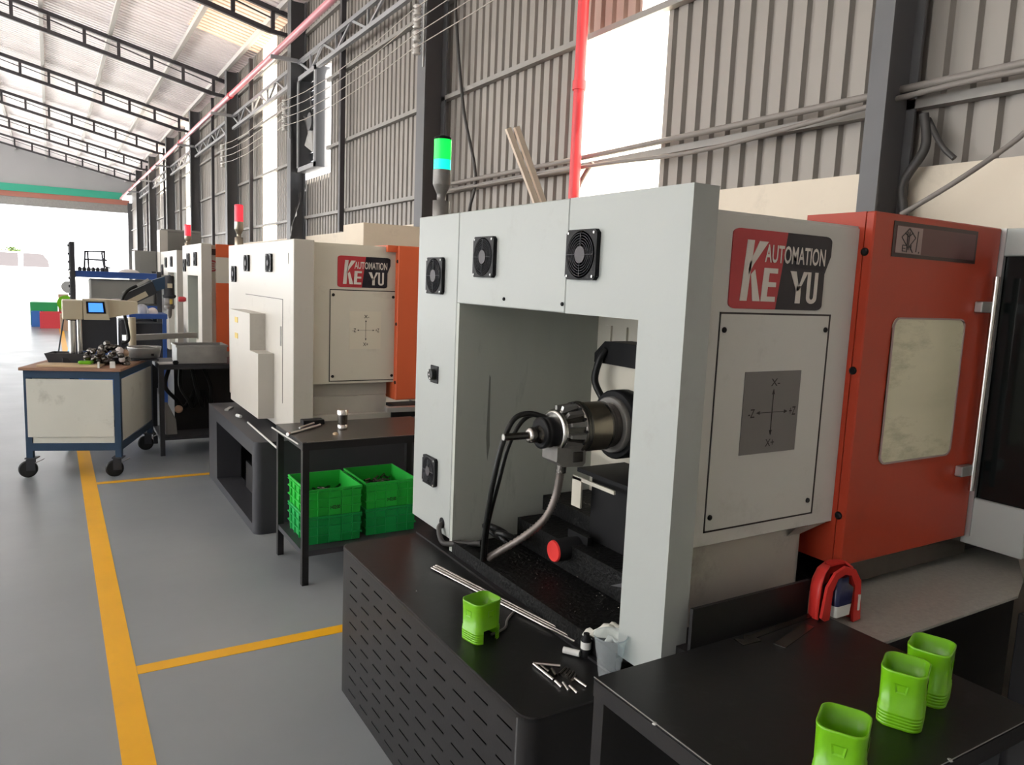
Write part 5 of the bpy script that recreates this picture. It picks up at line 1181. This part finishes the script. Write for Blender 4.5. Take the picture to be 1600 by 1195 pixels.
# coloured bins on the aisle floor
for (x0, x1, y0, y1, h, m, l) in ((-.47, -.20, 23.9, 24.4, .40, 'bin_blue', 'blue bin on the far aisle floor, left of the red one'), (-.27, .25, 23.3, 23.8, .42, 'bin_red', 'red bin on the far aisle floor'), (.18, .50, 22.4, 22.9, .42, 'card', 'tan carton right of the red bin on the aisle floor')):
    b = MB(); w = .02
    for A in ((x0, x0 + w, y0, y1), (x1 - w, x1, y0, y1), (x0 + w, x1 - w, y0, y0 + w), (x0 + w, x1 - w, y1 - w, y1)): b.box(*A, 0, h)
    b.box(x0 + w, x1 - w, y0 + w, y1 - w, 0, .02); b.thing('storage_bin', m, l, 'bin')
b = MB(); b.box(-.5, .15, 24.6, 25.3, 0, .62); b.thing('storage_bin', 'bin_green', 'long green bin behind the red and blue bins', 'bin')
b = MB(); b.box(.17, .42, 24.7, 25.3, 0, .85); b.thing('carton', 'card', 'tall tan carton behind the red bin', 'carton')
gd = thing('stand_sign', 'round green disc on a thin leaning pole beside the press', 'disc', (.08, 12.5, 0))
MB().lathe((.21, 15.0, 1.02), (0, -1, 0), [(0, .13), (.02, .13)], 24).part('disc', 'green_cup', gd)
MB().cyl((.05, 15.0, 0), (.2, 15.0, .95), .012, n=8).part('pole', 'charcoal', gd)
MB().prism([(.12, 0), (.50, 0), (.50, .60), (.36, .60)], 14.0, 14.8, 'y').thing('blue_cover', 'bin_lblue', 'light blue sloping cover on the aisle floor behind the press column', 'cover')
MB().box(.30, .56, 12.3, 12.9, 0, .75).thing('storage_bin', 'bin_blue', 'deep blue bin behind the cart, below the screen', 'bin')
blob(.43, 12.5, .75, .12, .2, .14, 'white_bag', 'bin_lblue', 'pale blue bag on the deep blue bin', 'bag', 8)

# ================================================================== OUTSIDE
vn = thing('van', 'pale parked van outside the big door, mostly lost in the glare', 'van', (-1.5, 55, 0))
b = MB(); b.prism([(-6, .35), (2.2, .35), (2.2, 1.3), (1.2, 1.45), (.2, 2.35), (-6, 2.4)], 54.2, 56, 'y'); b.part('body', 'white_plastic', vn)
b = MB(); b.prism([(-1.36, 1.5), (-.02, 1.5), (-.08, 1.9), (-.35, 2.28), (-1.33, 2.3)], 54.17, 54.2, 'y'); b.part('side_window', 'van_glass', vn)
b = MB(); b.prism([(-3.2, 1.5), (-1.6, 1.5), (-1.6, 2.3), (-3.2, 2.3)], 54.17, 54.2, 'y'); b.part('side_window', 'van_glass', vn)
for x in (-4.5, .9): MB().lathe((x, 54.15, .36), (0, 1, 0), [(0, .36), (.25, .36)], 24).part('wheel', 'rubber', vn)
tr_ = thing('bush', 'yellow green bush beyond the parked van', 'bush', (-2.6, 75, 0)); random.seed(11)
b = MB(); b.cyl((-2.6, 75, 0), (-2.6, 75, 1.4), .15, .1, n=8); b.part('trunk', 'board', tr_)
b = MB()
for i in range(500):
    a_ = random.uniform(0, 6.28); ph = random.uniform(-1.2, 1.5); rr = random.uniform(.6, 1.0)
    c_ = Vector((-2.6 + 1.1 * rr * math.cos(ph) * math.cos(a_), 75 + 1.1 * rr * math.cos(ph) * math.sin(a_), 2.0 + 1.0 * rr * math.sin(ph)))
    u = Vector((random.uniform(-1, 1), random.uniform(-1, 1), random.uniform(-1, 1))).normalized() * .13; w = u.orthogonal().normalized() * .08
    b.add([c_ - u, c_ + w, c_ + u, c_ - w], [(0, 1, 2, 3)])
b.part('foliage', 'leaf', tr_)
